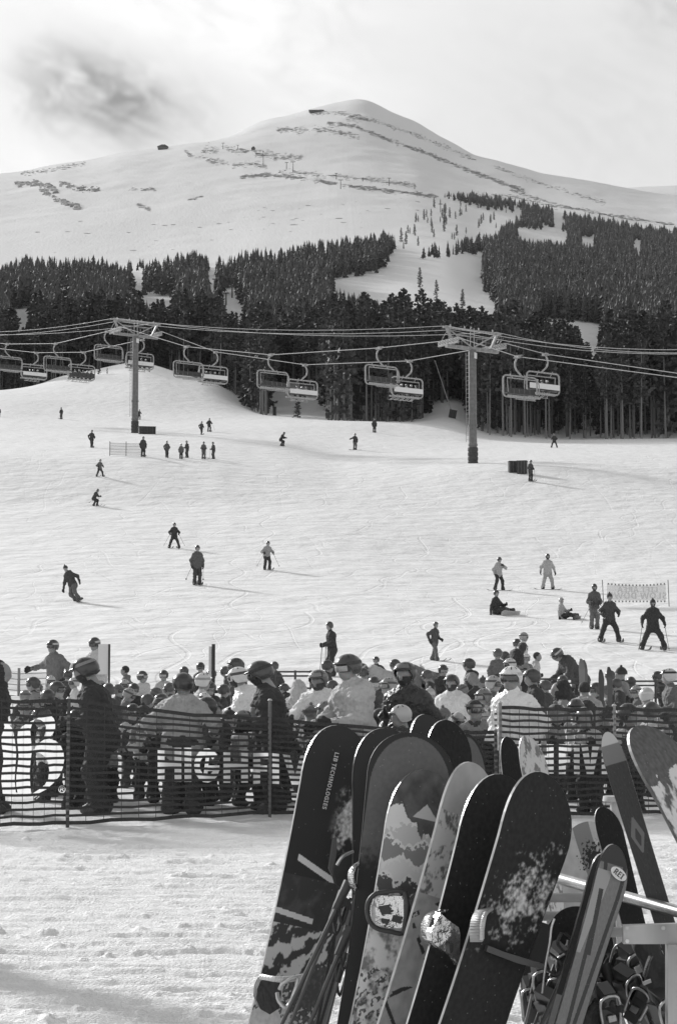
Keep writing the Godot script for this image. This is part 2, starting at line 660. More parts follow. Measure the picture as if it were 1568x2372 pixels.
func pine_meshes(h: float, bare: float, spread: float, boughs: int, sprays: int, seed_: int) -> Array:
	rng.seed = seed_
	var st := st_new()
	var lean := Vector3(rng.randf_range(-0.25, 0.25), 0, rng.randf_range(-0.25, 0.25))
	tube(st, [Vector3(0, -0.6, 0), Vector3(0, h * 0.3, 0) + lean * 0.3, Vector3(0, h * 0.65, 0) + lean * 0.7, Vector3(0, h * 0.97, 0) + lean], [0.17, 0.14, 0.10, 0.02], 6)
	for i in 9:  # dead stubs below the crown
		var y := h * bare * rng.randf_range(0.4, 1.0)
		var a := rng.randf() * TAU
		tube(st, [Vector3(0, y, 0), Vector3(cos(a) * 0.7, y + 0.1, sin(a) * 0.7)], [0.03, 0.01], 3)
	var trunk := done(st)
	st = st_new()
	st.set_smooth_group(-1)
	for i in boughs:
		var t := pow((i + rng.randf()) / boughs, 0.9)
		var y := lerpf(h * bare, h * 0.985, t)
		var len_ := spread * pow(1.0 - t * 0.96, 0.62) * rng.randf_range(0.55, 1.15)
		if t < 0.15:
			len_ *= rng.randf_range(0.4, 1.0)
		var a := rng.randf() * TAU
		var dir := Vector3(cos(a), rng.randf_range(-0.42, 0.12) + 0.35 * t, sin(a)).normalized()
		var o := Vector3(0, y, 0) + lean * y / h
		for k in sprays:
			var f := (k + 0.6) / sprays
			var p := o + dir * len_ * f + Vector3(rng.randf_range(-1, 1), rng.randf_range(-0.6, 0.6), rng.randf_range(-1, 1)) * 0.22 * len_ * (0.35 + f * 0.4)
			leaf(st, p, dir * 0.7 + Vector3(rng.randf_range(-0.8, 0.8), rng.randf_range(-0.5, 0.6), rng.randf_range(-0.8, 0.8)), 0.42 + 0.27 * len_)
	for k in 10:
		leaf(st, Vector3(0, h * (0.94 + 0.005 * k), 0) + lean, Vector3(rng.randf_range(-0.5, 0.5), 1, rng.randf_range(-0.5, 0.5)), 0.35)
	var crown := flat_done(st)
	return [trunk, crown]

# a distant spruce: ragged whorls round a stem
func far_tree(h: float, r: float, bare: float, seed_: int, layers := 9) -> ArrayMesh:
	rng.seed = seed_
	var st := st_new()
	st.set_smooth_group(-1)
	for l in layers:
		var t := float(l) / layers
		var y := lerpf(h * bare, h * 0.93, t)
		var rad := r * (1.0 - t * 0.9) * rng.randf_range(0.8, 1.15)
		var n := 7 if t < 0.6 else 5
		var a0 := rng.randf() * TAU
		for k in n:
			var a := a0 + TAU * k / n + rng.randf_range(-0.2, 0.2)
			var len_ := rad * rng.randf_range(0.6, 1.2)
			var c := Vector3(cos(a), 0, sin(a))
			var s := Vector3(-sin(a), 0, cos(a)) * len_ * 0.55
			var top := Vector3(0, y + h * 0.11, 0)
			var mid := c * len_ * 0.6 + Vector3(0, y + 0.02 * h, 0)
			var tip := c * len_ + Vector3(0, y - h * 0.045 * rng.randf_range(0.2, 1.6), 0)
			st.add_vertex(top); st.add_vertex(mid + s); st.add_vertex(tip)
			st.add_vertex(top); st.add_vertex(tip); st.add_vertex(mid - s)
	for k in 3:
		var a := TAU * k / 3
		st.add_vertex(Vector3(0, h, 0)); st.add_vertex(Vector3(cos(a) * 0.25, h * 0.86, sin(a) * 0.25)); st.add_vertex(Vector3(cos(a + 2.1) * 0.25, h * 0.86, sin(a + 2.1) * 0.25))
	return flat_done(st)

const SNOW_PATCHES := [
	[[28, 712], [82, 712], [72, 742], [46, 768], [33, 762]],
	[[137, 664], [160, 668], [157, 722], [149, 724], [146, 690]],
	[[300, 638], [331, 640], [328, 672], [322, 704], [304, 700], [312, 670]],
	[[330, 684], [405, 684], [403, 712], [345, 706]],
	[[512, 676], [540, 672], [560, 706], [577, 740], [570, 756], [548, 742], [515, 722]],
	[[486, 640], [500, 640], [500, 664], [490, 666]],
	[[778, 647], [830, 645], [872, 630], [895, 612], [922, 600], [1000, 597], [1080, 592], [1120, 586], [1114, 612], [1112, 655], [1122, 680], [1146, 700], [1154, 730], [1124, 742], [1085, 720], [1040, 714], [985, 706], [930, 700], [880, 694], [845, 680], [800, 672], [765, 655]],
	[[905, 600], [925, 560], [935, 540], [960, 520], [1005, 478], [1020, 462], [1060, 466], [1130, 486], [1205, 487], [1205, 500], [1165, 512], [1150, 535], [1100, 540], [1060, 552], [1010, 556], [985, 562], [955, 578], [935, 596]],
	[[1195, 532], [1290, 528], [1312, 540], [1310, 556], [1200, 545]],
	[[1282, 502], [1306, 498], [1300, 526], [1286, 528]],
	[[1345, 548], [1378, 552], [1376, 562], [1345, 558]],
	[[1468, 556], [1482, 558], [1482, 574], [1472, 574]],
	[[1245, 736], [1300, 742], [1330, 742], [1402, 752], [1396, 785], [1382, 822], [1366, 812], [1350, 800], [1342, 772], [1300, 760], [1262, 752]],
	[[618, 905], [636, 888], [692, 890], [702, 905], [728, 920], [748, 942], [772, 968], [622, 960]],
	[[975, 972], [985, 950], [1045, 925], [1088, 940], [1090, 985], [1000, 985]]]
const SKYLINE := [[-200, 612], [0, 606], [60, 588], [150, 594], [200, 588], [260, 602], [330, 600], [400, 588], [455, 574], [490, 596], [540, 590], [560, 576], [640, 572], [700, 558], [760, 551], [830, 542], [900, 533], [918, 545], [925, 560], [960, 560], [1012, 452], [1045, 443], [1110, 444], [1170, 454], [1250, 469], [1330, 489], [1420, 504], [1500, 519], [1568, 525], [1800, 540]]

func line_at(l: Array, u: float) -> float:
	for i in l.size() - 1:
		if u <= l[i + 1][0]:
			return lerpf(l[i][1], l[i + 1][1], clampf((u - l[i][0]) / float(l[i + 1][0] - l[i][0]), 0.0, 1.0))
	return l[-1][1]

var patch_polys := []
var patch_boxes := []

func in_patch(p: Vector2) -> bool:
	p += Vector2(n_mid.get_noise_2d(p.x * 3.0, p.y * 3.0), n_mid.get_noise_2d(p.x * 3.0 + 99.0, p.y * 3.0)) * 12.0
	for i in patch_polys.size():
		if patch_boxes[i].has_point(p) and Geometry2D.is_point_in_polygon(p, patch_polys[i]):
			return true
	return false

var pine_kinds := []
var needle_mat: StandardMaterial3D
var bark_mat: StandardMaterial3D

func pine_tree(kind: int, p: Vector3, s: float, yaw: float, label: String, group := "trees at the edge of the wood") -> void:
	var k: Array = pine_kinds[kind]
	var o := thing("pine_tree", label, "tree", group, p, yaw)
	o.scale = Vector3.ONE * s
	part("trunk", k[0], bark_mat, o)
	part("crown", k[1], needle_mat, o)

func make_forest() -> void:
	for poly in SNOW_PATCHES:
		var pp := PackedVector2Array()
		var r := Rect2(Vector2(poly[0][0], poly[0][1]), Vector2.ZERO)
		for q in poly:
			pp.append(Vector2(q[0], q[1]))
			r = r.expand(Vector2(q[0], q[1]))
		patch_polys.append(pp)
		patch_boxes.append(r)
	needle_mat = StandardMaterial3D.new()
	needle_mat.resource_name = "needles"
	needle_mat.albedo_color = grey(0.066)
	needle_mat.roughness = 0.7
	needle_mat.vertex_color_use_as_albedo = true
	bark_mat = StandardMaterial3D.new()
	bark_mat.resource_name = "bark"
	bark_mat.albedo_color = grey(0.19)
	bark_mat.roughness = 0.95
	bark_mat.vertex_color_use_as_albedo = true
	# kinds 0-4 bare-stemmed lodgepole pines, 5-6 spruces clothed to the ground
	for i in 5:
		pine_kinds.append(pine_meshes(17.0 + i * 0.7, 0.36 + 0.05 * (i % 3), 1.7 + 0.12 * i, 62, 7, 100 + i))
	for i in 2:
		pine_kinds.append(pine_meshes(15.0, 0.05, 2.3, 80, 7, 120 + i))
	var far_kinds := []
	for i in 5:
		far_kinds.append(far_tree(13.0, [1.7, 2.4, 2.0, 2.9, 2.2][i], [0.05, 0.16, 0.08, 0.12, 0.3][i], 140 + i, [9, 8, 11, 8, 9][i]))
	var n_clump := FastNoiseLite.new()
	n_clump.seed = 9
	n_clump.frequency = 1.0 / 60.0
	var singles := []
	var near_rest := []
	for k in 7:
		near_rest.append([])
	var far_rest := [[], [], [], [], []]
	rng.seed = 77
	# woods
	var d := 286.0
	while d < 2350.0:
		var gap := 3.1 if d < 520.0 else (3.5 if d < 1000.0 else 4.9)
		var u := -140.0
		var du := gap / d * FOC
		while u < 1720.0:
			u += du * rng.randf_range(0.6, 1.4)
			var dd := d + rng.randf_range(-0.5, 0.5) * gap
			var x := (u - CX) / FOC * dd
			if dd < 450.0:
				# behind the brow of the piste only
				var brow := 0.0
				if u < 620.0:
					brow = line_at([[-200, 392], [0, 396], [160, 425], [330, 440], [470, 432], [560, 392], [620, 302]], u)
				elif u < 960.0:
					brow = 298.0
				elif u < 1100.0:
					brow = 318.0
				else:
					brow = 296.0
				if dd < brow:
					continue
				if u > 1130.0 and dd < 330.0 and rng.randf() < 0.35:
					continue
			elif n_clump.get_noise_2d(x, dd) < -0.42:
				continue
			var p := ground_p(x, -dd)
			var h := 17.5 if dd < 520.0 else (15.0 if dd < 1000.0 else 12.0)
			if dd > 1300.0:
				h = lerpf(12.0, 8.0, clampf((dd - 1300.0) / 800.0, 0.0, 1.0))
			h *= lerpf(0.55, 1.22, pow(rng.randf(), 0.7))
			var top := pix(p + Vector3(0, h, 0))
			var wob := 8.0 * sin(u * 0.21) + 5.0 * sin(u * 0.57)
			if top.y < line_at(SKYLINE, top.x) + wob * 0.5:
				continue
			var bad := false
			for f in 13:
				if in_patch(pix(p + Vector3(0, h * f / 12.0, 0))):
					bad = true
					break
			if not bad and dd < 700.0:
				for e in [-1.5, 1.5]:
					for f in [0.45, 0.6, 0.75]:
						if in_patch(pix(p + Vector3(e, h * f, 0))):
							bad = true
			if bad:
				continue
			var yaw := rng.randf() * TAU
			if dd < 520.0:
				var k := rng.randi() % 5 if rng.randf() < (0.9 if u > 1100.0 else 0.72) else 5 + rng.randi() % 2
				var s := h / (17.5 if k < 5 else 15.5)
				singles.append([dd, k, p, s, yaw, u])
			else:
				far_rest[rng.randi() % 5].append([p, h / 13.0, yaw])
		d += gap * 0.95
	singles.sort_custom(func(a, b): return a[0] < b[0])
	var limit := 250
	var n_single := 0
	for s in singles:
		if n_single < limit and s[5] > -60.0 and s[5] < 1630.0 and s[0] < 420.0:
			n_single += 1
			var where := "pine at the wood's edge behind the brow of the piste"
			if s[5] > 1120.0:
				where = "tall bare-stemmed pine at the wood's edge beyond the right lift tower" if s[1] < 5 else "bushy spruce among bare stems beyond the right lift tower"
			elif s[5] < 620.0:
				where = "pine in the dark wood behind the snowy mound"
			else:
				where = "tall pine in the wood between the two lift towers"
			where = where.replace("the right lift tower", "the lift tower with the white box")
			pine_tree(s[1], s[2], s[3], s[4], where, "pines: " + where)
		else:
			near_rest[s[1]].append([s[2], s[3], s[4]])
	for k in 7:
		for w in [["pine_trunk_mass", 0, bark_mat, 0.5], ["pine_crown_mass", 1, needle_mat, 0.35]]:
			scatter(w[0], pine_kinds[k][w[1]], w[2], near_rest[k], w[3])
	for k in 5:
		scatter("conifer_forest", far_kinds[k], needle_mat, far_rest[k], 0.3)
	# lone trees that stand clear of the wood
	var lone := [[972, 668, 52, 5, "bushy spruce standing alone highest in the snowy clearing"], [1011, 693, 48, 6, "spruce standing in the middle of the snowy clearing"], [1071, 716, 50, 5, "spruce at the lower edge of the snowy clearing"],
		[230, 868, 34, 5, "small spruce on the crest of the snowy mound"], [249, 866, 15, 6, "stunted sapling beside small spruce on the snowy mound"], [690, 968, 50, 6, "squat bushy spruce in the mouth of the snowy trail"], [346, 862, 22, 5, "small spruce behind the lift tower on the mound"]]
	for l in lone:
		var p := hit(l[0], l[1], 280.0)
		var h: float = l[2] / FOC * -p.z
		pine_tree(l[3], p, h / 15.5, l[0], l[4], "")
		if l[0] == 690:
			get_child(get_child_count() - 1).scale *= Vector3(1.7, 1.0, 1.7)
	rng.seed = 5
	var n := 0
	for i in 400:
		if n >= 46:
			break
		var u := rng.randf_range(915, 1200)
		var v := rng.randf_range(468, 592)
		if not in_patch(Vector2(u, v)) or rng.randf() < 0.3:
			continue
		var p := hit(u, v, 900.0)
		n += 1
		pine_tree(5 + i % 2, p, rng.randf_range(0.3, 0.75), rng.randf() * 6.0, "small dark spruce scattered on the snow below the treeline", "stunted spruces at the treeline")
	make_mountain_details()

func scatter(called: String, mesh: Mesh, m: Material, list: Array, vary: float) -> void:
	if list.is_empty():
		return
	var mm := MultiMesh.new()
	mm.transform_format = MultiMesh.TRANSFORM_3D
	mm.use_colors = true
	mm.mesh = mesh
	mm.instance_count = list.size()
	rng.seed = list.size()
	for i in list.size():
		var e: Array = list[i]
		var wd := rng.randf_range(0.8, 1.35)
		var b := Basis(Vector3(rng.randf_range(-1, 1), 0, rng.randf_range(-1, 1)).normalized(), rng.randf_range(0.0, 0.06)) * Basis(Vector3.UP, e[2]).scaled(Vector3(e[1] * wd, e[1], e[1] * wd))
		if e.size() > 3 and e[3]:
			# thin turf and scree lie in flat strips along the slope
			b = Basis(Vector3.UP, e[2]).scaled(Vector3(e[1] * 3.2, e[1] * 0.45, e[1] * 1.3))
		mm.set_instance_transform(i, Transform3D(b, e[0]))
		var t := 1.0 + vary * rng.randf_range(-1, 1)
		mm.set_instance_color(i, Color(t, t, t))
	var o := MultiMeshInstance3D.new()
	o.name = numbered(called)
	o.multimesh = mm
	o.material_override = m
	o.set_meta("kind", "stuff")
	o.set_meta("label", "dense dark conifer wood covering the lower mountain")
	o.set_meta("category", "forest")
	add_child(o)

func rock_mesh(seed_: int) -> ArrayMesh:
	rng.seed = seed_
	var s := SphereMesh.new()
	s.radius = 1.0
	s.height = 1.3
	s.radial_segments = 7
	s.rings = 3
	var a := s.get_mesh_arrays()
	var v: PackedVector3Array = a[Mesh.ARRAY_VERTEX]
	for i in v.size():
		var q := v[i]
		var n := n_fine.get_noise_3d(q.x * 0.7 + seed_, q.y * 0.7, q.z * 0.7)
		v[i] = q * (1.0 + 0.7 * n)
	a[Mesh.ARRAY_VERTEX] = v
	var m := ArrayMesh.new()
	m.add_surface_from_arrays(Mesh.PRIMITIVE_TRIANGLES, a)
	return m

func make_mountain_details() -> void:
	# wind-scoured lines where rock and turf stand out of the snow: [polyline, count, spread across in px, size m]
	var lines := [
		[[[760, 285], [820, 292], [900, 325], [980, 352], [1060, 385], [1130, 412], [1210, 442]], 620, 3.5, 2.0],
		[[[800, 275], [870, 280], [960, 312], [1040, 345], [1120, 378], [1250, 425], [1400, 470]], 420, 4.0, 1.5],
		[[[640, 300], [700, 302], [760, 300], [830, 318]], 200, 5.0, 1.8],
		[[[720, 262], [790, 262], [850, 275]], 150, 4.0, 1.6],
		[[[470, 350], [520, 345], [580, 352], [640, 362], [700, 368]], 230, 6.0, 1.8],
		[[[480, 372], [540, 382], [590, 380], [620, 388]], 120, 5.0, 1.6],
		[[[560, 410], [620, 405], [700, 412], [800, 430], [900, 442], [1010, 455]], 480, 3.5, 1.8],
		[[[640, 395], [740, 405], [850, 415], [960, 430]], 260, 4.0, 1.4],
		[[[30, 428], [80, 425], [110, 432], [130, 442]], 110, 5.0, 3.2],
		[[[95, 438], [130, 462], [165, 475], [185, 485]], 90, 4.0, 3.0],
		[[[50, 402], [110, 395], [200, 378]], 70, 4.0, 1.8],
		[[[140, 425], [170, 436], [230, 440]], 60, 6.0, 2.4],
		[[[300, 440], [360, 438]], 40, 3.0, 1.4], [[[320, 474], [350, 486]], 30, 4.0, 1.4],
		[[[440, 462], [470, 455]], 25, 2.0, 1.4],
		[[[430, 350], [445, 362], [520, 372]], 60, 4.0, 1.3],
		[[[1180, 440], [1300, 478], [1420, 500], [1560, 520]], 260, 3.0, 1.6],
		[[[1100, 450], [1180, 455], [1290, 480]], 100, 4.0, 1.4],
		[[[560, 505], [700, 480], [1000, 470]], 16, 40.0, 2.0],
		[[[60, 500], [300, 560], [600, 520]], 14, 40.0, 1.6]]
	var list := [[], [], []]
	rng.seed = 31
	for l in lines:
		for i in l[1] * 4:
			var pl: Array = l[0]
			var t := rng.randf() * (pl.size() - 1)
			var k := int(t)
			var f := t - k
			var gap: float = n_fine.get_noise_2d(t * 0.9 + pl[0][0], l[2] * 0.1)
			if gap < rng.randf_range(-0.6, 0.1):
				continue
			var u: float = lerpf(pl[k][0], pl[k + 1][0], f)
			var v: float = lerpf(pl[k][1], pl[k + 1][1], f) + rng.randfn() * l[2] * 0.8 * (0.5 + 0.5 * absf(sin(t * 5.0)))
			var p := hit(u, v, 1250.0, 4400.0)
			if p.z < -4300.0:
				continue
			var s: float = l[3] * pow(rng.randf(), 2.2) * (0.5 if l[3] < 2.2 else 1.1) + 0.22
			var dr := Vector2(pl[k + 1][0] - pl[k][0], pl[k + 1][1] - pl[k][1])
			list[i % 3].append([p, s, atan2(-dr.y * 0.0, dr.x) + rng.randf_range(-0.3, 0.3), l[3] < 2.2])
	var rock := StandardMaterial3D.new()
	rock.resource_name = "scree"
	rock.albedo_color = grey(0.4)
	rock.roughness = 1.0
	rock.vertex_color_use_as_albedo = true
	for k in 3:
		scatter("rock_scree", rock_mesh(40 + k), rock, list[k], 0.4)
		var o := get_child(get_child_count() - 1)
		o.set_meta("label", "dark wind-scoured rocks showing through the mountain snow")
		o.set_meta("category", "rocks")
	# huts on the ridge
	hut(378, 346, 26, 12, "dark pitched-roof hut on the long left ridge")
	hut(733, 260, 36, 6, "low dark building on the shoulder under the summit")
	hut(587, 347, 10, 8, "small dark lift shelter on the upper bowl")
	# towers of the high lift
	for l in [[517, 345, 14], [551, 346, 10], [610, 382, 22], [664, 392, 16], [679, 398, 24], [610, 360, 10], [779, 415, 14], [789, 438, 22], [901, 430, 18], [840, 420, 8], [960, 438, 10], [1020, 492, 20], [524, 706, 28], [538, 690, 26], [566, 742, 30], [497, 668, 22]]:
		var p := hit(l[0], l[1], 700.0, 4400.0)
		var h: float = l[2] / FOC * -p.z
		var o := thing("lift_tower", "thin dark tower of a far lift on the mountain", "lift tower", "far lift towers on the mountain", p)
		var st := st_new()
		tube(st, [Vector3(0, -1, 0), Vector3(0, h, 0)], [0.5, 0.35], 6)
		part("column", done(st), mat("paint", 0.1), o)
		st = st_new()
		box(st, Vector3(0, h, 0), Vector3(minf(6.0, h * 0.5), 0.5, 0.6))
		part("crossarm", flat_done(st), mat("paint", 0.1), o)

func hut(u: float, v: float, w_px: float, h_px: float, label: String) -> void:
	var p := hit(u, v, 1300.0, 4400.0)
	var k := -p.z / FOC
	var w := w_px * k
	var h := h_px * k
	var o := thing("mountain_hut", label, "hut", "", p)
	var st := st_new()
	box(st, Vector3(0, h * 0.18, 0), Vector3(w * 0.86, h * 0.64, w * 0.5))
	part("wall", flat_done(st), mat("plain", 0.07), o)
	st = st_new()
	st.set_smooth_group(-1)
	var y0 := h * 0.42
	var a := [Vector3(-w / 2, y0, w * 0.32), Vector3(w / 2, y0, w * 0.32), Vector3(w / 2, y0, -w * 0.32), Vector3(-w / 2, y0, -w * 0.32)]
	var r0 := Vector3(-w * 0.12, h, 0)
	var r1 := Vector3(w * 0.18, h, 0)
	quad(st, a[0], r0, r1, a[1])
	quad(st, a[2], r1, r0, a[3])
	for t in [[a[1], r1, a[2]], [a[3], r0, a[0]]]:
		for q in t:
			st.add_vertex(q)
	part("roof", flat_done(st), mat("plain", 0.06), o)
	for i in 3:
		st = st_new()
		box(st, Vector3((i - 1) * w * 0.26, h * 0.22, w * 0.25 + 0.05), Vector3(w * 0.1, h * 0.2, 0.12))
		part("window", flat_done(st), mat("lens", 0.04), o)

# ---------------------------------------------------------------- chairlift
var tow_r := Vector3.ZERO
var tow_l := Vector3.ZERO
var lift_dir := Vector3.ZERO
var lift_n := Vector3.ZERO
const GAUGE := 5.7

func make_tower(p: Vector3, h: float, label: String) -> void:
	var o := thing("lift_tower", label, "lift tower", "", p)
	o.basis = Basis(lift_n, Vector3.UP, lift_n.cross(Vector3.UP))
	var galv := mat("paint", 0.24)
	var light := mat("paint", 0.5)
	var st := st_new()
	tube(st, [Vector3(0, -1.5, 0), Vector3(0, 1.5, 0), Vector3(0, h, 0)], [0.40, 0.40, 0.36], 16)
	part("column", done(st), galv, o)
	for y in [1.75, h * 0.33]:
		st = st_new()
		tube(st, [Vector3(0, y - 0.09, 0), Vector3(0, y + 0.09, 0)], 0.455, 16)
		part("collar", done(st), galv, o)
	# padding wrapped round the foot, in four tiers
	for i in 4:
		st = st_new()
		var y := -0.2 + i * 0.43
		var q := []
		for k in 9:
			q.append(Vector3(0, y + 0.41 * k / 8.0, 0))
		tube(st, q, [0.44, 0.475, 0.487, 0.49, 0.49, 0.49, 0.487, 0.475, 0.44], 14)
		part("foot_pad", done(st), mat("cloth", 0.075), o)
	# ladder
	st = st_new()
	for s in [-0.2, 0.2]:
		tube(st, [Vector3(-0.62, 2.0, s), Vector3(-0.62, h - 0.3, s)], 0.025, 5)
	part("ladder_rail", done(st), light, o)
	for i in int((h - 2.4) / 0.4):
		st = st_new()
		tube(st, [Vector3(-0.62, 2.2 + i * 0.4, -0.2), Vector3(-0.62, 2.2 + i * 0.4, 0.2)], 0.018, 4)
		part("rung", done(st), light, o)
	# crossarm and lifting frame
	st = st_new()
	bar(st, Vector3(-3.1, h + 0.1, 0), Vector3(3.1, h + 0.1, 0), 0.42, 0.34)
	part("crossarm", flat_done(st), mat("paint", 0.42), o)
	var y1 := h + 1.85
	for s in [-1.0, 1.0]:
		st = st_new()
		bar(st, Vector3(s * 2.25, h + 0.3, 0), Vector3(s * 3.05, y1, 0), 0.2, 0.34, Vector3.BACK)
		part("upright", flat_done(st), light, o)
		st = st_new()
		bar(st, Vector3(s * 0.15, h + 0.25, 0.05), Vector3(s * 2.9, y1 - 0.1, 0.05), 0.12, 0.14, Vector3.BACK)
		part("brace", flat_done(st), light, o)
		st = st_new()
		tube(st, [Vector3(s * 2.8, y1 - 0.3, 0.3), Vector3(s * 3.3, h + 0.6, 0.5)], 0.025, 5)
		tube(st, [Vector3(s * 2.8, y1 - 0.3, -0.3), Vector3(s * 3.3, h + 0.6, -0.5)], 0.025, 5)
		part("stay", done(st), light, o)
		# work platform rails
		st = st_new()
		for z in [-0.45, 0.45]:
			tube(st, [Vector3(s * 0.9, h + 0.3, z), Vector3(s * 0.9, h + 1.2, z), Vector3(s * 2.0, h + 1.2, z), Vector3(s * 2.0, h + 0.3, z)], 0.022, 5)
			tube(st, [Vector3(s * 0.9, h + 0.75, z), Vector3(s * 2.0, h + 0.75, z)], 0.018, 5)
		part("platform_rail", done(st), light, o)
		# sheave train along the rope
		st = st_new()
		bar(st, Vector3(s * GAUGE / 2, h + 0.28, -1.5), Vector3(s * GAUGE / 2, h + 0.28, 1.5), 0.2, 0.16)
		part("sheave_beam", flat_done(st), mat("paint", 0.55), o)
		for k in 8:
			st = st_new()
			var c := Vector3(s * GAUGE / 2, h + 0.52, -1.4 + 0.4 * k)
			tube(st, [c + Vector3(-0.06, 0, 0), c + Vector3(0.06, 0, 0)], 0.18, 12)
			var w := part("sheave", done(st), mat("paint", 0.6), o)
			st = st_new()
			tube(st, [c + Vector3(-0.09, 0, 0), c + Vector3(0.09, 0, 0)], 0.05, 6)
			part("hub", done(st), mat("plastic", 0.1), w)
			w.get_child(0).position = Vector3.ZERO
	st = st_new()
	bar(st, Vector3(-3.5, y1, 0), Vector3(3.5, y1, 0), 0.16, 0.2)
	part("top_beam", flat_done(st), light, o)
	st = st_new()
	bar(st, Vector3(-1.9, h + 1.25, 0), Vector3(1.9, h + 1.25, 0), 0.08, 0.1)
	part("tie", flat_done(st), light, o)
	for x in [-0.22, 0.22]:
		st = st_new()
		bar(st, Vector3(x, h + 0.2, 0), Vector3(x, y1 + 0.25, 0), 0.08, 0.08, Vector3.BACK)
		part("mast", flat_done(st), light, o)
	st = st_new()
	box(st, Vector3(0.05, h - 0.6, 0.43), Vector3(0.5, 0.55, 0.08), Basis(Vector3.UP, 0.5))
	part("number_plate", flat_done(st), mat("plain", 0.75), o)
	for k in 4:
		st = st_new()
		tube(st, [Vector3(-2.6 + 1.7 * k, y1 + 0.1, 0), Vector3(-2.6 + 1.7 * k, y1 + 0.34, 0)], [0.09, 0.05], 6)
		part("lamp_cap", done(st), light, o)

var chair_mesh := {}

func chair_meshes() -> void:
	var W := 1.95
	for side in [-1, 1]:
		var s := float(side)
		var d := {}
		var st := st_new()
		box(st, Vector3(0, 0.02, 0), Vector3(0.3, 0.22, 0.6))
		tube(st, [Vector3(-0.35, 0.1, 0.25), Vector3(0.4, 0.2, 0.2)], 0.05, 6)
		tube(st, [Vector3(-0.28, -0.05, -0.2), Vector3(0.3, 0.0, -0.2)], 0.06, 6)
		d.grip = joined_surfaces([st])
		st = st_new()
		tube(st, arc_pts([Vector3(0, 0, 0), Vector3(s * 0.28, -0.5, 0), Vector3(s * 0.22, -1.05, 0), Vector3(-s * 0.25, -1.5, 0), Vector3(-s * 0.5, -1.72, 0)], 5), 0.085, 8)
		d.hanger = done(st)
		var cx := -s * 0.28
		var top := -1.72
		var bot := -3.65
		var r := 0.38
		var loop := []
		for q in [[W - r, top - r, 0.0], [-W + r, top - r, 90.0], [-W + r, bot + r, 180.0], [W - r, bot + r, 270.0]]:
			for k in 6:
				var a := deg_to_rad(q[2] + 90.0 * k / 5.0)
				loop.append(Vector3(cx + q[0] + r * cos(a), q[1] + r * sin(a), 0.0))
		st = st_new()
		tube(st, loop, 0.075, 8, true)
		d.frame = done(st)
		st = st_new()
		var inner := []
		for p in loop:
			if p.y > bot + 1.0:
				inner.append(Vector3(cx + (p.x - cx) * 0.95, p.y - 0.26, 0.45))
		inner.sort_custom(func(a, b): return false)
		tube(st, [Vector3(cx - W * 0.93, top - 0.3, 0.4), Vector3(cx + W * 0.75, top - 0.3, 0.4), Vector3(cx + W * 0.9, top - 0.42, 0.42), Vector3(cx + W * 0.93, top - 0.7, 0.45), Vector3(cx + W * 0.93, bot + 0.35, 0.5)], 0.055, 7)
		tube(st, [Vector3(cx - W * 0.93, top - 0.3, 0.4), Vector3(cx - W * 0.93, bot + 0.35, 0.5)], 0.03, 6)
		d.bail = done(st)
		st = st_new()
		for x in [-0.55, 0.3]:
			tube(st, [Vector3(cx + x * W, top + 0.16, -0.1), Vector3(cx + x * W - 0.1, top - 0.3, 0.4)], 0.04, 6)
		d.strut = done(st)
		st = st_new()
		for k in 6:
			box(st, Vector3(cx + (k - 2.5) * 0.62, bot + 0.32, 0.12), Vector3(0.56, 0.09, 0.5), Basis(Vector3.RIGHT, 0.12))
		d.seat = flat_done(st)
		st = st_new()
		for k in 6:
			box(st, Vector3(cx + (k - 2.5) * 0.62, bot + 0.62, -0.16), Vector3(0.56, 0.5, 0.06), Basis(Vector3.RIGHT, -0.15))
		d.back = flat_done(st)
		st = st_new()
		bar(st, Vector3(cx - W * 0.92, bot + 0.62, -0.24), Vector3(cx + W * 0.92, bot + 0.62, -0.24), 0.06, 0.5)
		d.band = flat_done(st)
		st = st_new()
		bar(st, Vector3(cx - W * 0.95, bot + 0.02, 0.5), Vector3(cx + W * 0.95, bot + 0.02, 0.5), 0.16, 0.16)
		tube(st, [Vector3(cx - W * 0.6, bot - 0.28, 0.75), Vector3(cx + W * 0.6, bot - 0.28, 0.75)], 0.035, 6)
		for k in 3:
			tube(st, [Vector3(cx + (k - 1) * 1.05, bot + 0.02, 0.5), Vector3(cx + (k - 1) * 1.05, bot - 0.28, 0.75)], 0.03, 5)
		d.footrest = done(st)
		chair_mesh[side] = d

func make_chair(p: Vector3, side: int, loaded: int, label: String, group: String) -> void:
	var o := thing("lift_chair", label, "lift chair", group, p)
	# down-riding chairs face along the line towards the camera, up-riding ones away
	o.basis = Basis(lift_n, Vector3.UP, lift_n.cross(Vector3.UP))
	if side > 0:
		o.basis = Basis(-lift_n, Vector3.UP, -lift_n.cross(Vector3.UP))
	var m: Dictionary = chair_mesh[-1]
	var light := mat("paint", 0.55)
	part("grip", m.grip, mat("paint", 0.5), o)
	part("hanger", m.hanger, light, o)
	part("frame", m.frame, light, o)
	part("safety_bar", m.bail, light, o)
	part("strut", m.strut, light, o)
	part("seat", m.seat, mat("plastic", 0.06), o)
	part("backrest", m.back, mat("plastic", 0.05), o)
	part("footrest", m.footrest, light, o)
	if side > 0 and loaded != 6:
		part("back_panel", m.band, mat("plain", 0.8), o)
	var cx := 0.28
	for i in loaded:
		var x := cx + (i - (loaded - 1) * 0.5) * 0.6
		var at_ := p + o.basis * Vector3(x, -3.65 + 0.36, 0.12)
		make_rider(at_, atan2(o.basis.z.x, o.basis.z.z), i + int(absf(p.x * 7.0)))

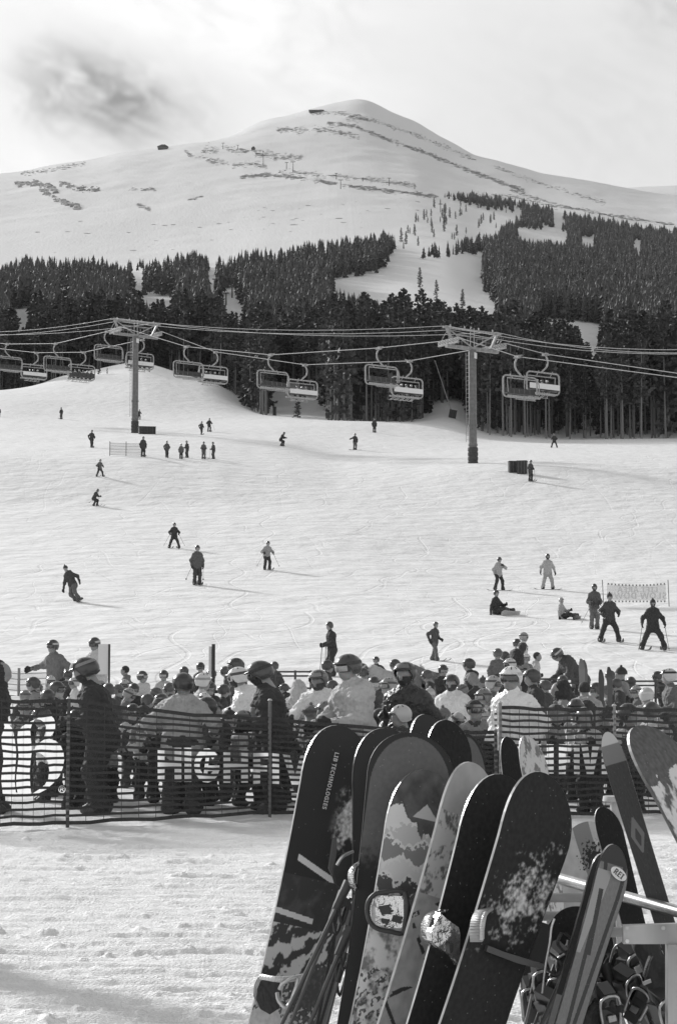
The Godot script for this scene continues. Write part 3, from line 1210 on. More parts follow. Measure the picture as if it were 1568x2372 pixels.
func rope(called: String, pts: Array, r: float, label: String, sag := 0.0) -> void:
	var all := []
	for i in pts.size() - 1:
		var a: Vector3 = pts[i]
		var b: Vector3 = pts[i + 1]
		for k in 8:
			var t := k / 8.0
			all.append(a.lerp(b, t) - Vector3(0, sag * 4.0 * t * (1.0 - t), 0))
	all.append(pts[-1])
	var st := st_new()
	tube(st, all, r, 6)
	var o := part(called, done(st), mat("paint", 0.6), self)
	o.set_meta("label", label)
	o.set_meta("category", "cable")

func make_lift() -> void:
	tow_r = hit(1095, 1073, 120.0)
	tow_l = hit(313, 1003, 170.0)
	var flat := tow_l - tow_r
	flat.y = 0
	lift_dir = flat.normalized()
	lift_n = Vector3.UP.cross(lift_dir).normalized()
	if lift_n.x < 0:
		lift_n = -lift_n
	var h_r := (1073 - 806) / FOC * -tow_r.z
	var h_l := (1003 - 775) / FOC * -tow_l.z
	make_tower(tow_r, h_r, "grey tubular lift tower with lattice crossarm and white number plate, near the black crates")
	make_tower(tow_l, h_l, "grey tubular lift tower with lattice crossarm in front of the snowy mound")
	chair_meshes()
	# grips of the chairs, on the upright planes of the two ropes
	var ga := [[18, 797], [130, 796], [248, 768], [432, 803], [627, 822], [878, 806], [1198, 826]]
	var gb := [[85, 817], [195, 816], [330, 787], [500, 815], [706, 845], [948, 836], [1262, 820]]
	var loads := [0, 3, 6, 4, 4, 3, 5, 3]
	var words := ["behind the wood's edge at far left", "left of the mound", "under the tower crossarm by the mound", "just right of the mound's tower", "hanging over the snowy trail", "hanging left of the snow gun", "beside the tower with the number plate"]
	for side in [-1, 1]:
		var a: Vector3 = tow_r + lift_n * (side * GAUGE / 2)
		var b: Vector3 = tow_l + lift_n * (side * GAUGE / 2)
		var g: Array = ga if side < 0 else gb
		var pts := []
		for i in g.size():
			var p := on_plane(g[i][0], g[i][1], a, lift_n)
			pts.append(p)
			var label := "empty six-seat lift chair riding down, " if side < 0 else "loaded lift chair with white back panel, "
			make_chair(p + Vector3(0, -0.06, 0), side, 0 if side < 0 else loads[i + 1], label.replace(" with white back panel", " with six riders seen from behind" if loads[i + 1] == 6 else " with white back panel") + ["in front of the wood beside the mound", "over the dark wood beside the mound", "at the crossarm of the tower by the mound", "just downhill of the tower by the mound", "beside the narrow snowy trail", "uphill of the leaning snow gun", "downhill of the tower with the number plate"][i], "chairs of the lift")
		# the rope rests on the sheaves of both towers
		var sh_r := a + Vector3(0, h_r + 0.72, 0)
		var sh_l := b + Vector3(0, h_l + 0.72, 0)
		var path := []
		for p in pts:
			path.append(p)
		for s in [sh_r + lift_dir * 1.4, sh_r - lift_dir * 1.4, sh_l + lift_dir * 1.4, sh_l - lift_dir * 1.4]:
			path.append(s)
		path.append(on_plane(1700, 892 if side < 0 else 884, a, lift_n))
		path.append(on_plane(-160, 778 if side < 0 else 790, a, lift_n))
		path.sort_custom(func(x, y): return x.dot(lift_dir) < y.dot(lift_dir))
		rope("haul_rope", path, 0.04, "haul rope carrying the empty down-riding chairs" if side < 0 else "haul rope carrying the loaded up-riding chairs")
	var t_r := tow_r + Vector3(0, h_r + 2.0, 0)
	var t_l := tow_l + Vector3(0, h_l + 2.0, 0)
	var k := 0
	for off in [-3.0, 3.0, -2.6]:
		var a: Vector3 = t_r + lift_n * off
		var b: Vector3 = t_l + lift_n * off
		if k == 2:
			a.y -= 0.35
			b.y -= 0.35
		var far_ := on_plane(-160, 765 + k * 4, a, lift_n)
		var near_ := on_plane(1720, 806 + k * 5, a, lift_n)
		rope("signal_cable", [far_, b, a, near_], 0.028, ["thin upper cable strung between the tower tops on the near side", "thin upper cable strung between the tower tops on the far side", "thin upper cable slung just under the near top cable"][k], 0.9)
		k += 1
	# snow gun, crates, pads and the little net fence
	var sg := hit(1048, 968, 200.0)
	var o := thing("snow_gun", "leaning thin snow gun lance on a dark square base", "snow gun", "", sg)
	var st := st_new()
	var kpx := -sg.z / FOC
	tube(st, [Vector3(0, 0.5, 0), Vector3((1008 - 1048) * kpx, (968 - 838) * kpx, 0.5)], [0.11, 0.06], 6)
	part("lance", done(st), mat("paint", 0.5), o)
	st = st_new()
	tube(st, [Vector3((1008 - 1048) * kpx, (968 - 838) * kpx, 0.5), Vector3((1006 - 1048) * kpx, (968 - 834) * kpx, 0.6)], [0.13, 0.1], 8)
	part("nozzle", done(st), mat("paint", 0.4), o)
	crate_mesh(o, Vector3(0, 0.6, 0), Vector3(1.2, 1.3, 1.2), 0.2)
	for c in [[1188, 1094, 21, 26, 0.1, "smaller black padded crate beside the skier with poles"], [1209, 1097, 22, 30, -0.25, "larger black padded crate next to the skier with poles"], [341, 1005, 38, 16, 0.2, "long dark crate lying at the foot of the tower by the mound"], [636, 962, 8, 20, 0.0, "dark post stump at the mouth of the trail"], [619, 957, 9, 10, 0.0, "small dark box at the edge of the wood by the trail"]]:
		var p := hit(c[0], c[1], 120.0)
		var kk := -p.z / FOC
		var b := thing("padded_crate", c[5], "crate", "", p, c[4])
		crate_mesh(b, Vector3(0, c[3] * kk * 0.5 - 0.05, 0), Vector3(c[2] * kk, c[3] * kk, c[2] * kk * 0.8), 0.0)
	net_on_slope(100.0, 255, 1022, 330, 1056, "pale low net fence on the piste beside the ski class")

func crate_mesh(o: Node3D, c: Vector3, s: Vector3, tilt: float) -> void:
	var b := Basis(Vector3.FORWARD, tilt)
	var st := st_new()
	box(st, c, s, b)
	part("box", flat_done(st), mat("cloth", 0.06), o)
	for f in [-0.33, 0.0, 0.33]:
		st = st_new()
		bar(st, c + b * Vector3(s.x * f - 0.03, -s.y * 0.5, s.z * 0.5 + 0.015), c + b * Vector3(s.x * f - 0.03, s.y * 0.5, s.z * 0.5 + 0.015), 0.06, 0.03, Vector3.BACK)
		part("slat", flat_done(st), mat("plastic", 0.09), o)
	st = st_new()
	box(st, c + b * Vector3(0, s.y * 0.5 + 0.02, 0), Vector3(s.x + 0.08, 0.05, s.z + 0.08), b)
	part("lid", flat_done(st), mat("plastic", 0.07), o)

func net_on_slope(d0: float, u0: float, v0: float, u1: float, v1: float, label: String) -> void:
	var a := hit(u0, v1, d0)
	var b := hit(u1, v1, d0)
	var h := (v1 - v0) / FOC * -a.z
	var o := thing("net_fence", label, "net fence", "", a)
	var w := b - a
	var sheet := StandardMaterial3D.new()
	sheet.resource_name = "fine net"
	sheet.albedo_color = Color(0.6, 0.6, 0.6, 0.3)
	sheet.transparency = BaseMaterial3D.TRANSPARENCY_ALPHA
	sheet.roughness = 0.9
	var st := st_new()
	quad(st, Vector3(0, 0.1, 0), w + Vector3(0, 0.1, 0), w + Vector3(0, h * 0.85, 0), Vector3(0, h * 0.92, 0))
	part("net", flat_done(st), sheet, o)
	for f in [0.0, 0.5, 1.0]:
		st = st_new()
		tube(st, [w * f + Vector3(0, -0.2, 0), w * f + Vector3(0, h, 0)], 0.04, 5)
		part("post", done(st), mat("paint", 0.3), o)
	for y in [0.1, 0.3, 0.5, 0.7, 0.9]:
		st = st_new()
		tube(st, [Vector3(0, h * y, 0), w * 0.5 + Vector3(0, h * y - 0.08, 0), w + Vector3(0, h * y - 0.05, 0)], 0.012, 4)
		part("cord", done(st), mat("plain", 0.35), o)

# ---------------------------------------------------------------- people
# bones: [from, to, radius, radius, zone]; zones: 0 jacket, 1 trousers, 2 skin, 3 gloves, 4 boots
func sdf_shape(bones: Array, h: float, k: float, folds := 0.0) -> Dictionary:
	var lo := Vector3.INF
	var hi := -Vector3.INF
	var reach := 3.2 / k
	for b in bones:
		var m: float = maxf(b[2], b[3]) + reach + h * 1.5
		lo = lo.min(b[0].min(b[1]) - Vector3.ONE * m)
		hi = hi.max(b[0].max(b[1]) + Vector3.ONE * m)
	var nx := int((hi.x - lo.x) / h) + 2
	var ny := int((hi.y - lo.y) / h) + 2
	var nz := int((hi.z - lo.z) / h) + 2
	var f := PackedFloat32Array()
	f.resize(nx * ny * nz)
	var best := PackedFloat32Array()
	best.resize(nx * ny * nz)
	var zone := PackedByteArray()
	zone.resize(nx * ny * nz)
	var sx := 1
	var sy := nx
	var sz := nx * ny
	for b in bones:
		var a: Vector3 = b[0]
		var ba: Vector3 = b[1] - b[0]
		var ra: float = b[2]
		var dr: float = b[3] - b[2]
		var zn: int = b[4]
		var inv := 1.0 / maxf(ba.length_squared(), 1e-9)
		var m: float = maxf(b[2], b[3]) + reach
		var p0: Vector3 = (b[0].min(b[1]) - Vector3.ONE * m - lo) / h
		var p1: Vector3 = (b[0].max(b[1]) + Vector3.ONE * m - lo) / h
		for z in range(int(p0.z), int(p1.z) + 1):
			for y in range(int(p0.y), int(p1.y) + 1):
				var row := z * sz + y * sy
				var q := lo + Vector3(int(p0.x), y, z) * h - a
				for x in range(int(p0.x), int(p1.x) + 1):
					var t := clampf(q.dot(ba) * inv, 0.0, 1.0)
					var d := (q - ba * t).length() - ra - dr * t
					q.x += h
					if d < reach:
						var e := exp(-k * d)
						var i := row + x
						f[i] += e
						if e > best[i]:
							best[i] = e
							zone[i] = zn
	var vid := PackedInt32Array()
	vid.resize(nx * ny * nz)
	vid.fill(-1)
	var verts := PackedVector3Array()
	var vz := PackedByteArray()
	var off := [0, sx, sy, sx + sy, sz, sx + sz, sy + sz, sx + sy + sz]
	var o1 := sx; var o2 := sy; var o3 := sx + sy; var o4 := sz; var o5 := sx + sz; var o6 := sy + sz; var o7 := sx + sy + sz
	var corner := [Vector3(0, 0, 0), Vector3(1, 0, 0), Vector3(0, 1, 0), Vector3(1, 1, 0), Vector3(0, 0, 1), Vector3(1, 0, 1), Vector3(0, 1, 1), Vector3(1, 1, 1)]
	var edges := [[0, 1], [2, 3], [4, 5], [6, 7], [0, 2], [1, 3], [4, 6], [5, 7], [0, 4], [1, 5], [2, 6], [3, 7]]
	var cells := PackedInt32Array()
	for z in nz - 1:
		for y in ny - 1:
			var i := z * sz + y * sy
			for x in nx - 1:
				var n := int(f[i] > 1.0) + int(f[i + o1] > 1.0) + int(f[i + o2] > 1.0) + int(f[i + o3] > 1.0) + int(f[i + o4] > 1.0) + int(f[i + o5] > 1.0) + int(f[i + o6] > 1.0) + int(f[i + o7] > 1.0)
				if n > 0 and n < 8:
					var sum := Vector3.ZERO
					var c := 0
					for e in edges:
						var fa := f[i + off[e[0]]]
						var fb := f[i + off[e[1]]]
						if (fa > 1.0) != (fb > 1.0):
							var la := log(maxf(fa, 0.002))
							var lb := log(maxf(fb, 0.002))
							sum += corner[e[0]].lerp(corner[e[1]], la / (la - lb))
							c += 1
					var bi := i
					for q in off:
						if best[i + q] > best[bi]:
							bi = i + q
					vid[i] = verts.size()
					verts.append(lo + (Vector3(x, y, z) + sum / c) * h)
					vz.append(zone[bi])
					cells.append(i)
				i += 1
	var tri := []
	for z in 6:
		tri.append(PackedInt32Array())
	var nor := PackedVector3Array()
	nor.resize(verts.size())
	for i in cells:
		var inside := f[i] > 1.0
		for ax in 3:
			var s: int = [sx, sy, sz][ax]
			if (f[i + s] > 1.0) == inside:
				continue
			var b: int = [sy, sz, sx][ax]
			var c: int = [sz, sx, sy][ax]
			if i - b - c < 0:
				continue
			var v0 := vid[i]
			var v1 := vid[i - b]
			var v2 := vid[i - b - c]
			var v3 := vid[i - c]
			if v1 < 0 or v2 < 0 or v3 < 0:
				continue
			if inside:
				var t := v1
				v1 = v3
				v3 = t
			var nn := (verts[v2] - verts[v0]).cross(verts[v3] - verts[v1])
			nor[v0] += nn; nor[v1] += nn; nor[v2] += nn; nor[v3] += nn
			var zt: PackedInt32Array = tri[vz[v0]]
			zt.append_array(PackedInt32Array([v0, v1, v2, v0, v2, v3]))
			tri[vz[v0]] = zt
	# normals point out of the shape
	for i in nor.size():
		nor[i] = -nor[i].normalized()
	if folds > 0.0:
		# creases of thick cloth: the surface itself is pushed in and out
		for i in verts.size():
			if vz[i] < 2 or vz[i] == 5:
				var q := verts[i]
				var s := n_fine.get_noise_3d(q.x * 2.6 + h * 100.0, q.y * 4.2 + q.x * 1.5, q.z * 2.6)
				var r := absf(n_fine.get_noise_3d(q.x * 4.0 + 20.0, q.y * 7.5 - q.x * 2.0, q.z * 4.0))
				verts[i] = q + nor[i] * folds * (s * 1.1 - r * 1.3 + 0.25)
		nor.fill(Vector3.ZERO)
		for z in 6:
			var tt: PackedInt32Array = tri[z]
			for i in range(0, tt.size(), 3):
				var nn := (verts[tt[i + 1]] - verts[tt[i]]).cross(verts[tt[i + 2]] - verts[tt[i]])
				for j in 3:
					nor[tt[i + j]] -= nn
		for i in nor.size():
			nor[i] = nor[i].normalized()
	return {"v": verts, "n": nor, "t": tri}

func sdf_parts_to_mesh(parts: Array) -> ArrayMesh:
	# parts: [shape, transform]; one surface for each zone in use
	var m := ArrayMesh.new()
	var zones := []
	for z in 6:
		var v := PackedVector3Array()
		var n := PackedVector3Array()
		var idx := PackedInt32Array()
		for p in parts:
			var s: Dictionary = p[0]
			var t: PackedInt32Array = s.t[z]
			if t.is_empty():
				continue
			var xf: Transform3D = p[1]
			var map := {}
			var flip := xf.basis.determinant() < 0
			var nb := xf.basis.inverse().transposed()
			for q in t:
				if not map.has(q):
					map[q] = v.size()
					v.append(xf * s.v[q])
					n.append((nb * s.n[q]).normalized())
				idx.append(map[q])
			if flip:
				for q in range(idx.size() - t.size(), idx.size(), 3):
					var w := idx[q]
					idx[q] = idx[q + 1]
					idx[q + 1] = w
		if idx.is_empty():
			continue
		var a := []
		a.resize(Mesh.ARRAY_MAX)
		a[Mesh.ARRAY_VERTEX] = v
		a[Mesh.ARRAY_NORMAL] = n
		a[Mesh.ARRAY_INDEX] = idx
		m.add_surface_from_arrays(Mesh.PRIMITIVE_TRIANGLES, a)
		zones.append(z)
	m.set_meta("zones", zones)
	return m

func knee(a: Vector3, b: Vector3, l1: float, l2: float, pole: Vector3) -> Vector3:
	var ab := b - a
	var d: float = minf(ab.length(), (l1 + l2) * 0.999)
	var n := ab.normalized()
	var x := (l1 * l1 - l2 * l2 + d * d) / (2.0 * d)
	var y := sqrt(maxf(l1 * l1 - x * x, 0.0))
	var p := (pole - n * pole.dot(n)).normalized()
	return a + n * x + p * y

var head_shape := {}
var glove_shape := {}
var pose_cache := {}

func make_shapes() -> void:
	head_shape = sdf_shape([
		[Vector3(0, 0.035, -0.02), Vector3(0, 0.03, 0.015), 0.088, 0.085, 2],
		[Vector3(0, -0.02, 0.025), Vector3(0, -0.06, 0.03), 0.072, 0.06, 2],
		[Vector3(-0.02, -0.088, 0.045), Vector3(0.02, -0.088, 0.045), 0.036, 0.036, 2],
		[Vector3(0, 0.0, 0.098), Vector3(0, -0.033, 0.112), 0.010, 0.015, 2],
		[Vector3(-0.035, 0.018, 0.088), Vector3(0.035, 0.018, 0.088), 0.012, 0.012, 2],
		[Vector3(-0.018, -0.066, 0.092), Vector3(0.018, -0.066, 0.092), 0.009, 0.009, 2],
		[Vector3(-0.088, -0.01, -0.005), Vector3(-0.09, -0.035, 0.0), 0.017, 0.012, 2],
		[Vector3(0.088, -0.01, -0.005), Vector3(0.09, -0.035, 0.0), 0.017, 0.012, 2],
		[Vector3(0, -0.08, -0.02), Vector3(0, -0.2, -0.035), 0.056, 0.06, 2]], 0.011, 70.0)
	var b := [[Vector3(0, 0.03, 0), Vector3(0, -0.03, 0), 0.044, 0.036, 3], [Vector3(-0.022, -0.05, 0), Vector3(-0.026, -0.09, 0), 0.022, 0.02, 3], [Vector3(0.022, -0.05, 0), Vector3(0.026, -0.09, 0), 0.022, 0.02, 3], [Vector3(0.03, -0.045, 0.01), Vector3(0.056, -0.078, 0.024), 0.016, 0.0145, 3], [Vector3(0.056, -0.078, 0.024), Vector3(0.058, -0.105, 0.04), 0.0145, 0.012, 3]]
	var fl := [0.062, 0.075, 0.07, 0.055]
	for i in 4:
		var x := -0.039 + 0.026 * i
		b.append([Vector3(x, -0.09, 0.0), Vector3(x * 1.08, -0.09 - fl[i] * 0.55, 0.014), 0.0125, 0.0118, 3])
		b.append([Vector3(x * 1.08, -0.09 - fl[i] * 0.55, 0.014), Vector3(x * 1.08, -0.09 - fl[i] * 0.85, 0.045), 0.0118, 0.011, 3])
	glove_shape = sdf_shape(b, 0.0095, 190.0)

# p: hip, lean, side, twist, fl, fr (ankles), hl, hr (wrists), hy, hp (head yaw and pitch)
func pose_mesh(key: String, p: Dictionary, cell: float) -> Dictionary:
	if pose_cache.has(key):
		return pose_cache[key]
	var hip: Vector3 = p.get("hip", Vector3(0, 0.93, 0))
	var tb := Basis(Vector3.UP, p.get("twist", 0.0)) * Basis(Vector3.BACK, p.get("side", 0.0)) * Basis(Vector3.RIGHT, p.get("lean", 0.06))
	var T := func(x, y, z): return hip + tb * Vector3(x, y, z)
	var bones := []
	for s in [-1.0, 1.0]:
		bones.append([T.call(s * 0.07, -0.04, 0), T.call(s * 0.085, 0.34, 0.0), 0.135, 0.14, 0])
		bones.append([T.call(s * 0.075, -0.11, 0.0), T.call(s * 0.075, -0.08, 0.0), 0.143, 0.14, 0])
		var hj: Vector3 = T.call(s * 0.095, -0.07, 0)
		var an: Vector3 = p.get("fl" if s > 0 else "fr", Vector3(s * 0.13, 0.1, 0))
		var toe: Vector3 = p.get("tl" if s > 0 else "tr", Vector3(s * 0.03, 0, 0.14))
		var kn := knee(hj, an, 0.395, 0.385, Vector3(s * 0.15, 0.1, 1.0) if not p.has("kp") else p.kp)
		bones.append([hj, kn, 0.118, 0.092, 1])
		bones.append([kn, an, 0.09, 0.088, 1])
		bones.append([an + Vector3(0, 0.03, 0), an + Vector3(0, -0.02, 0), 0.085, 0.075, 4])
		bones.append([an + Vector3(0, -0.035, -0.03), an + Vector3(toe.x, -0.045 + toe.y, toe.z), 0.062, 0.05, 4])
		var sh: Vector3 = T.call(s * 0.185, 0.42, 0)
		var w: Vector3 = p.get("hl" if s > 0 else "hr", Vector3(s * 0.3, 0.86, 0.06))
		var el := knee(sh, w, 0.30, 0.28, p.get("ep", Vector3(s * 0.6, -0.3, -1.0)))
		w = el + (w - el).normalized() * 0.27
		bones.append([sh, el, 0.082, 0.070, 5])
		bones.append([el, w, 0.068, 0.056, 0])
		p["_w%d" % int(s)] = w
		p["_e%d" % int(s)] = el
	bones.append([T.call(-0.12, 0.43, -0.01), T.call(0.12, 0.43, -0.01), 0.098, 0.098, 5])
	for s in [-1.0, 1.0]:
		bones.append([T.call(s * 0.075, 0.36, 0.0), T.call(s * 0.07, 0.38, 0.0), 0.143, 0.13, 5])
	bones.append([T.call(0, 0.44, 0), T.call(0, 0.555, 0.015), 0.09, 0.082, 0])
	bones.append([T.call(-0.06, -0.02, -0.02), T.call(0.06, -0.02, -0.02), 0.13, 0.13, 1])
	if p.get("hood", false):
		bones.append([T.call(-0.07, 0.5, -0.1), T.call(0.07, 0.5, -0.1), 0.07, 0.07, 0])
	if p.get("hood_up", false):
		bones.append([T.call(0, 0.68, -0.045), T.call(0, 0.74, -0.03), 0.135, 0.12, 0])
		bones.append([T.call(0, 0.56, -0.02), T.call(0, 0.62, -0.03), 0.12, 0.13, 0])
	if p.get("pack", false):
		bones.append([T.call(0, 0.08, -0.2), T.call(0, 0.36, -0.2), 0.13, 0.12, 3])
	var body := sdf_shape(bones, cell, 36.0, 0.026)
	var hb := tb * Basis(Vector3.RIGHT, -p.get("lean", 0.06) * 0.7) * Basis(Vector3.UP, p.get("hy", 0.0)) * Basis(Vector3.RIGHT, p.get("hp", 0.0))
	var hs: float = p.get("hs", 1.0)
	hb = hb.scaled(Vector3.ONE * hs)
	var hc: Vector3 = T.call(0, 0.705 + 0.10 * (hs - 1.0), 0.03)
	var parts := [[body, Transform3D()], [head_shape, Transform3D(hb, hc)]]
	for s in [-1, 1]:
		var w: Vector3 = p["_w%d" % s]
		var el: Vector3 = p["_e%d" % s]
		var y := (el - w).normalized()
		var z := (tb * Vector3(-s * 0.8, 0, 0.5))
		z = (z - y * z.dot(y)).normalized()
		var x := y.cross(z)
		parts.append([glove_shape, Transform3D(Basis(x * (1.25 if s > 0 else -1.25), y * 1.2, z * 1.25), w)])
	var out := {"mesh": sdf_parts_to_mesh(parts), "head": Transform3D(hb, hc), "wl": p["_w1"], "wr": p["_w-1"], "fl": p.get("fl", Vector3(0.13, 0.1, 0)), "fr": p.get("fr", Vector3(-0.13, 0.1, 0)), "top": hc.y + 0.165 * hs}
	pose_cache[key] = out
	return out

var hat_meshes := {}

func make_hats() -> void:
	# ski helmet: shell to the ears, ear pads, rim and vents
	var low := func(lon):
		var a: float = absf(lon)
		if a < 55.0:
			return 16.0
		if a < 80.0:
			return lerpf(16.0, -38.0, (a - 55.0) / 25.0)
		if a < 125.0:
			return -40.0
		return lerpf(-40.0, -28.0, (a - 125.0) / 55.0)
	var c := Vector3(0, 0.025, -0.012)
	var st := st_new()
	ell(st, c, Vector3(0.122, 0.138, 0.146), low, 90.0, -180.0, 180.0, 8, 28)
	var rim := []
	for j in 28:
		var lon := -180.0 + 360.0 * j / 28
		var lat := deg_to_rad(low.call(lon))
		var a := deg_to_rad(lon)
		rim.append(c + Vector3(0.122 * sin(a) * cos(lat), 0.138 * sin(lat), 0.146 * cos(a) * cos(lat)))
	tube(st, rim, 0.007, 5, true)
	var brim := []
	for j in 9:
		var a := deg_to_rad(-52.0 + 104.0 * j / 8)
		brim.append(c + Vector3(0.124 * sin(a), 0.045, 0.150 * cos(a) + 0.008))
	tube(st, brim, 0.010, 5)
	var vents := st_new()
	for s in [-1.0, 1.0]:
		for k in 3:
			ell(vents, c, Vector3(0.1235, 0.1395, 0.1475), 42.0 + k * 3, 66.0, s * (22.0 + 42.0 * k) - 4.0, s * (22.0 + 42.0 * k) + 4.0, 3, 2)
	hat_meshes.helmet = joined_surfaces([st, vents])
	# goggles: strap round the shell, frame and lens on the face
	var strap := st_new()
	ell(strap, c, Vector3(0.1255, 0.1415, 0.1495), 8.0, 24.0, 48.0, 312.0, 2, 22)
	var frame := st_new()
	ell(frame, Vector3(0, 0.008, 0.0), Vector3(0.116, 0.12, 0.131), -19.0, 21.0, -64.0, 64.0, 4, 12)
	var lens := st_new()
	ell(lens, Vector3(0, 0.008, 0.004), Vector3(0.117, 0.12, 0.135), -14.0, 16.0, -54.0, 54.0, 4, 12)
	hat_meshes.goggles = joined_surfaces([strap, frame, lens])
	# goggles pushed up on the helmet
	strap = st_new()
	ell(strap, c, Vector3(0.1255, 0.1415, 0.1495), 18.0, 34.0, 48.0, 312.0, 2, 22)
	frame = st_new()
	ell(frame, c, Vector3(0.131, 0.148, 0.158), 20.0, 52.0, -58.0, 58.0, 4, 12)
	lens = st_new()
	ell(lens, c, Vector3(0.135, 0.152, 0.163), 24.0, 48.0, -50.0, 50.0, 4, 12)
	hat_meshes.goggles_up = joined_surfaces([strap, frame, lens])
	# knitted hat with a turned-up band
	st = st_new()
	ell(st, Vector3(0, 0.03, -0.012), Vector3(0.108, 0.125, 0.122), -2.0, 90.0, -180.0, 180.0, 7, 20)
	var band := st_new()
	ell(band, Vector3(0, 0.03, -0.012), Vector3(0.113, 0.13, 0.127), -14.0, 18.0, -180.0, 180.0, 3, 20)
	ell(band, Vector3(0, 0.165, -0.012), Vector3(0.03, 0.03, 0.03), -90.0, 90.0, -180.0, 180.0, 5, 8)
	hat_meshes.beanie = joined_surfaces([st, band])
	# hair
	st = st_new()
	var low2 := func(lon): return 28.0 if absf(lon) < 50.0 else lerpf(28.0, -50.0, clampf((absf(lon) - 50.0) / 40.0, 0.0, 1.0))
	ell(st, Vector3(0, 0.03, -0.015), Vector3(0.103, 0.112, 0.116), low2, 90.0, -180.0, 180.0, 8, 22)
	hat_meshes.hair = joined_surfaces([st])
	# mask over mouth and chin
	st = st_new()
	ell(st, Vector3(0, -0.03, 0.02), Vector3(0.088, 0.115, 0.098), -62.0, 6.0, -95.0, 95.0, 6, 14)
	hat_meshes.mask = joined_surfaces([st])
	# skis, boards
	st = st_new()
	var L := [[-0.80, 0.02, 0.028], [-0.74, 0.0, 0.043], [-0.3, 0.0, 0.036], [0.1, 0.0, 0.034], [0.5, 0.0, 0.044], [0.68, 0.01, 0.05], [0.78, 0.05, 0.04], [0.85, 0.11, 0.018]]
	slab(st, L, 0.012)
	hat_meshes.ski = flat_done(st)
	st = st_new()
	L = [[-0.78, 0.07, 0.03], [-0.74, 0.05, 0.09], [-0.66, 0.02, 0.135], [-0.55, 0.0, 0.147], [0.0, 0.0, 0.125], [0.55, 0.0, 0.147], [0.66, 0.02, 0.135], [0.74, 0.05, 0.09], [0.78, 0.07, 0.03]]
	slab(st, L, 0.012)
	hat_meshes.snowboard = flat_done(st)

func slab(st: SurfaceTool, L: Array, th: float) -> void:
	st.set_smooth_group(-1)
	for i in L.size() - 1:
		var a: Array = L[i]
		var b: Array = L[i + 1]
		var p := [Vector3(-a[2], a[1], a[0]), Vector3(a[2], a[1], a[0]), Vector3(b[2], b[1], b[0]), Vector3(-b[2], b[1], b[0])]
		var q := []
		for v in p:
			q.append(v + Vector3(0, th, 0))
		quad(st, q[0], q[1], q[2], q[3])
		quad(st, p[3], p[2], p[1], p[0])
		quad(st, p[0], q[0], q[3], p[3])
		quad(st, p[2], q[2], q[1], p[1])

# a person: body (one continuous mesh), hat > goggles, skis or board. s: see the tables
func person(s: Dictionary) -> Node3D:
	var ps: Dictionary = pose_cache[s.pose]
	var o := thing("person", s.label, "person", s.get("group", ""), s.pos, s.get("yaw", 0.0))
	if s.has("roll"):
		o.basis = Basis(Vector3.BACK, s.roll) * Basis(Vector3.UP, s.get("yaw", 0.0))
	o.scale = Vector3(s.get("bulk", 1.0), 1.0, s.get("bulk", 1.0)) * s.get("scale", 1.0)
	var cl: String = s.get("cloth", "cloth")
	var jt: float = s.get("jacket", 0.06)
	if jt > 0.28:
		jt = minf(0.9, jt * 1.32)
	var yt: float = s.get("yoke", jt)
	var jm := mat(cl, jt)
	var zm := [jm, mat("cloth", s.get("pants", 0.05)), mat("skin", s.get("skin", 0.3)), mat("cloth", s.get("glove", 0.045)), mat("plastic", s.get("boot", 0.06)), mat(cl, yt)]
	var ms := []
	for z in ps.mesh.get_meta("zones"):
		ms.append(zm[z])
	part("body", ps.mesh, ms, o)
	var hat: String = s.get("hat", "helmet")
	if hat != "none":
		var ht: float = s.get("hat_tone", 0.05)
		var hm := mat("gloss", ht)
		var hats := [hm, mat("plastic", 0.03)]
		if hat == "beanie":
			hats = [mat("cloth", ht), mat("cloth", s.get("band", ht * 1.2))]
		elif hat == "hair":
			hats = [mat("cloth", ht)]
		var h := part(hat, hat_meshes[hat], hats, o)
		h.transform = ps.head
		var g: String = s.get("gog", "goggles")
		if g != "none":
			part("goggles", hat_meshes[g], [mat("cloth", s.get("strap", 0.12)), mat("plastic", s.get("frame", 0.05)), mat("lens", s.get("lens", 0.06) * 0.55)], h)
	if s.get("mask", -1.0) >= 0.0:
		var k := part("face_mask", hat_meshes.mask, mat("cloth", s.mask), o)
		k.transform = ps.head
	if s.get("skis", false):
		var a: float = s.get("wedge", 0.0)
		for q in [["fl", -1.0], ["fr", 1.0]]:
			var f: Vector3 = ps[q[0]]
			var k := part("ski", hat_meshes.ski, mat("gloss", s.get("ski_tone", 0.08)), o, Vector3(f.x, f.y - 0.115, f.z + 0.05))
			k.rotation.y = a * q[1]
			if s.has("ski_pitch"):
				k.rotation.x = s.ski_pitch
	if s.has("board"):
		var f: Vector3 = (ps.fl + ps.fr) * 0.5
		var k := part("snowboard", hat_meshes.snowboard, mat("gloss", s.board), o, Vector3(f.x, f.y - 0.115, f.z + s.get("board_z", 0.05)))
		k.basis = s.get("board_basis", Basis(Vector3.UP, PI / 2))
	return o

var pole_mesh: ArrayMesh
func ski_pole(a: Vector3, b: Vector3, label: String, group := "ski poles in skiers' hands") -> void:
	# from the grip at a to the tip at b
	var o := thing("ski_pole", label, "ski pole", group, a)
	var d := b - a
	var n := d.normalized()
	var st := st_new()
	tube(st, [n * -0.02, d], [0.011, 0.008], 5)
	part("shaft", done(st), mat("plastic", 0.12), o)
	st = st_new()
	tube(st, [n * -0.07, n * -0.03, n * 0.06], [0.016, 0.02, 0.015], 6)
	part("grip", done(st), mat("plastic", 0.05), o)
	st = st_new()
	tube(st, [d - n * 0.07, d - n * 0.06], [0.04, 0.045], 8)
	part("basket", done(st), mat("plastic", 0.08), o)

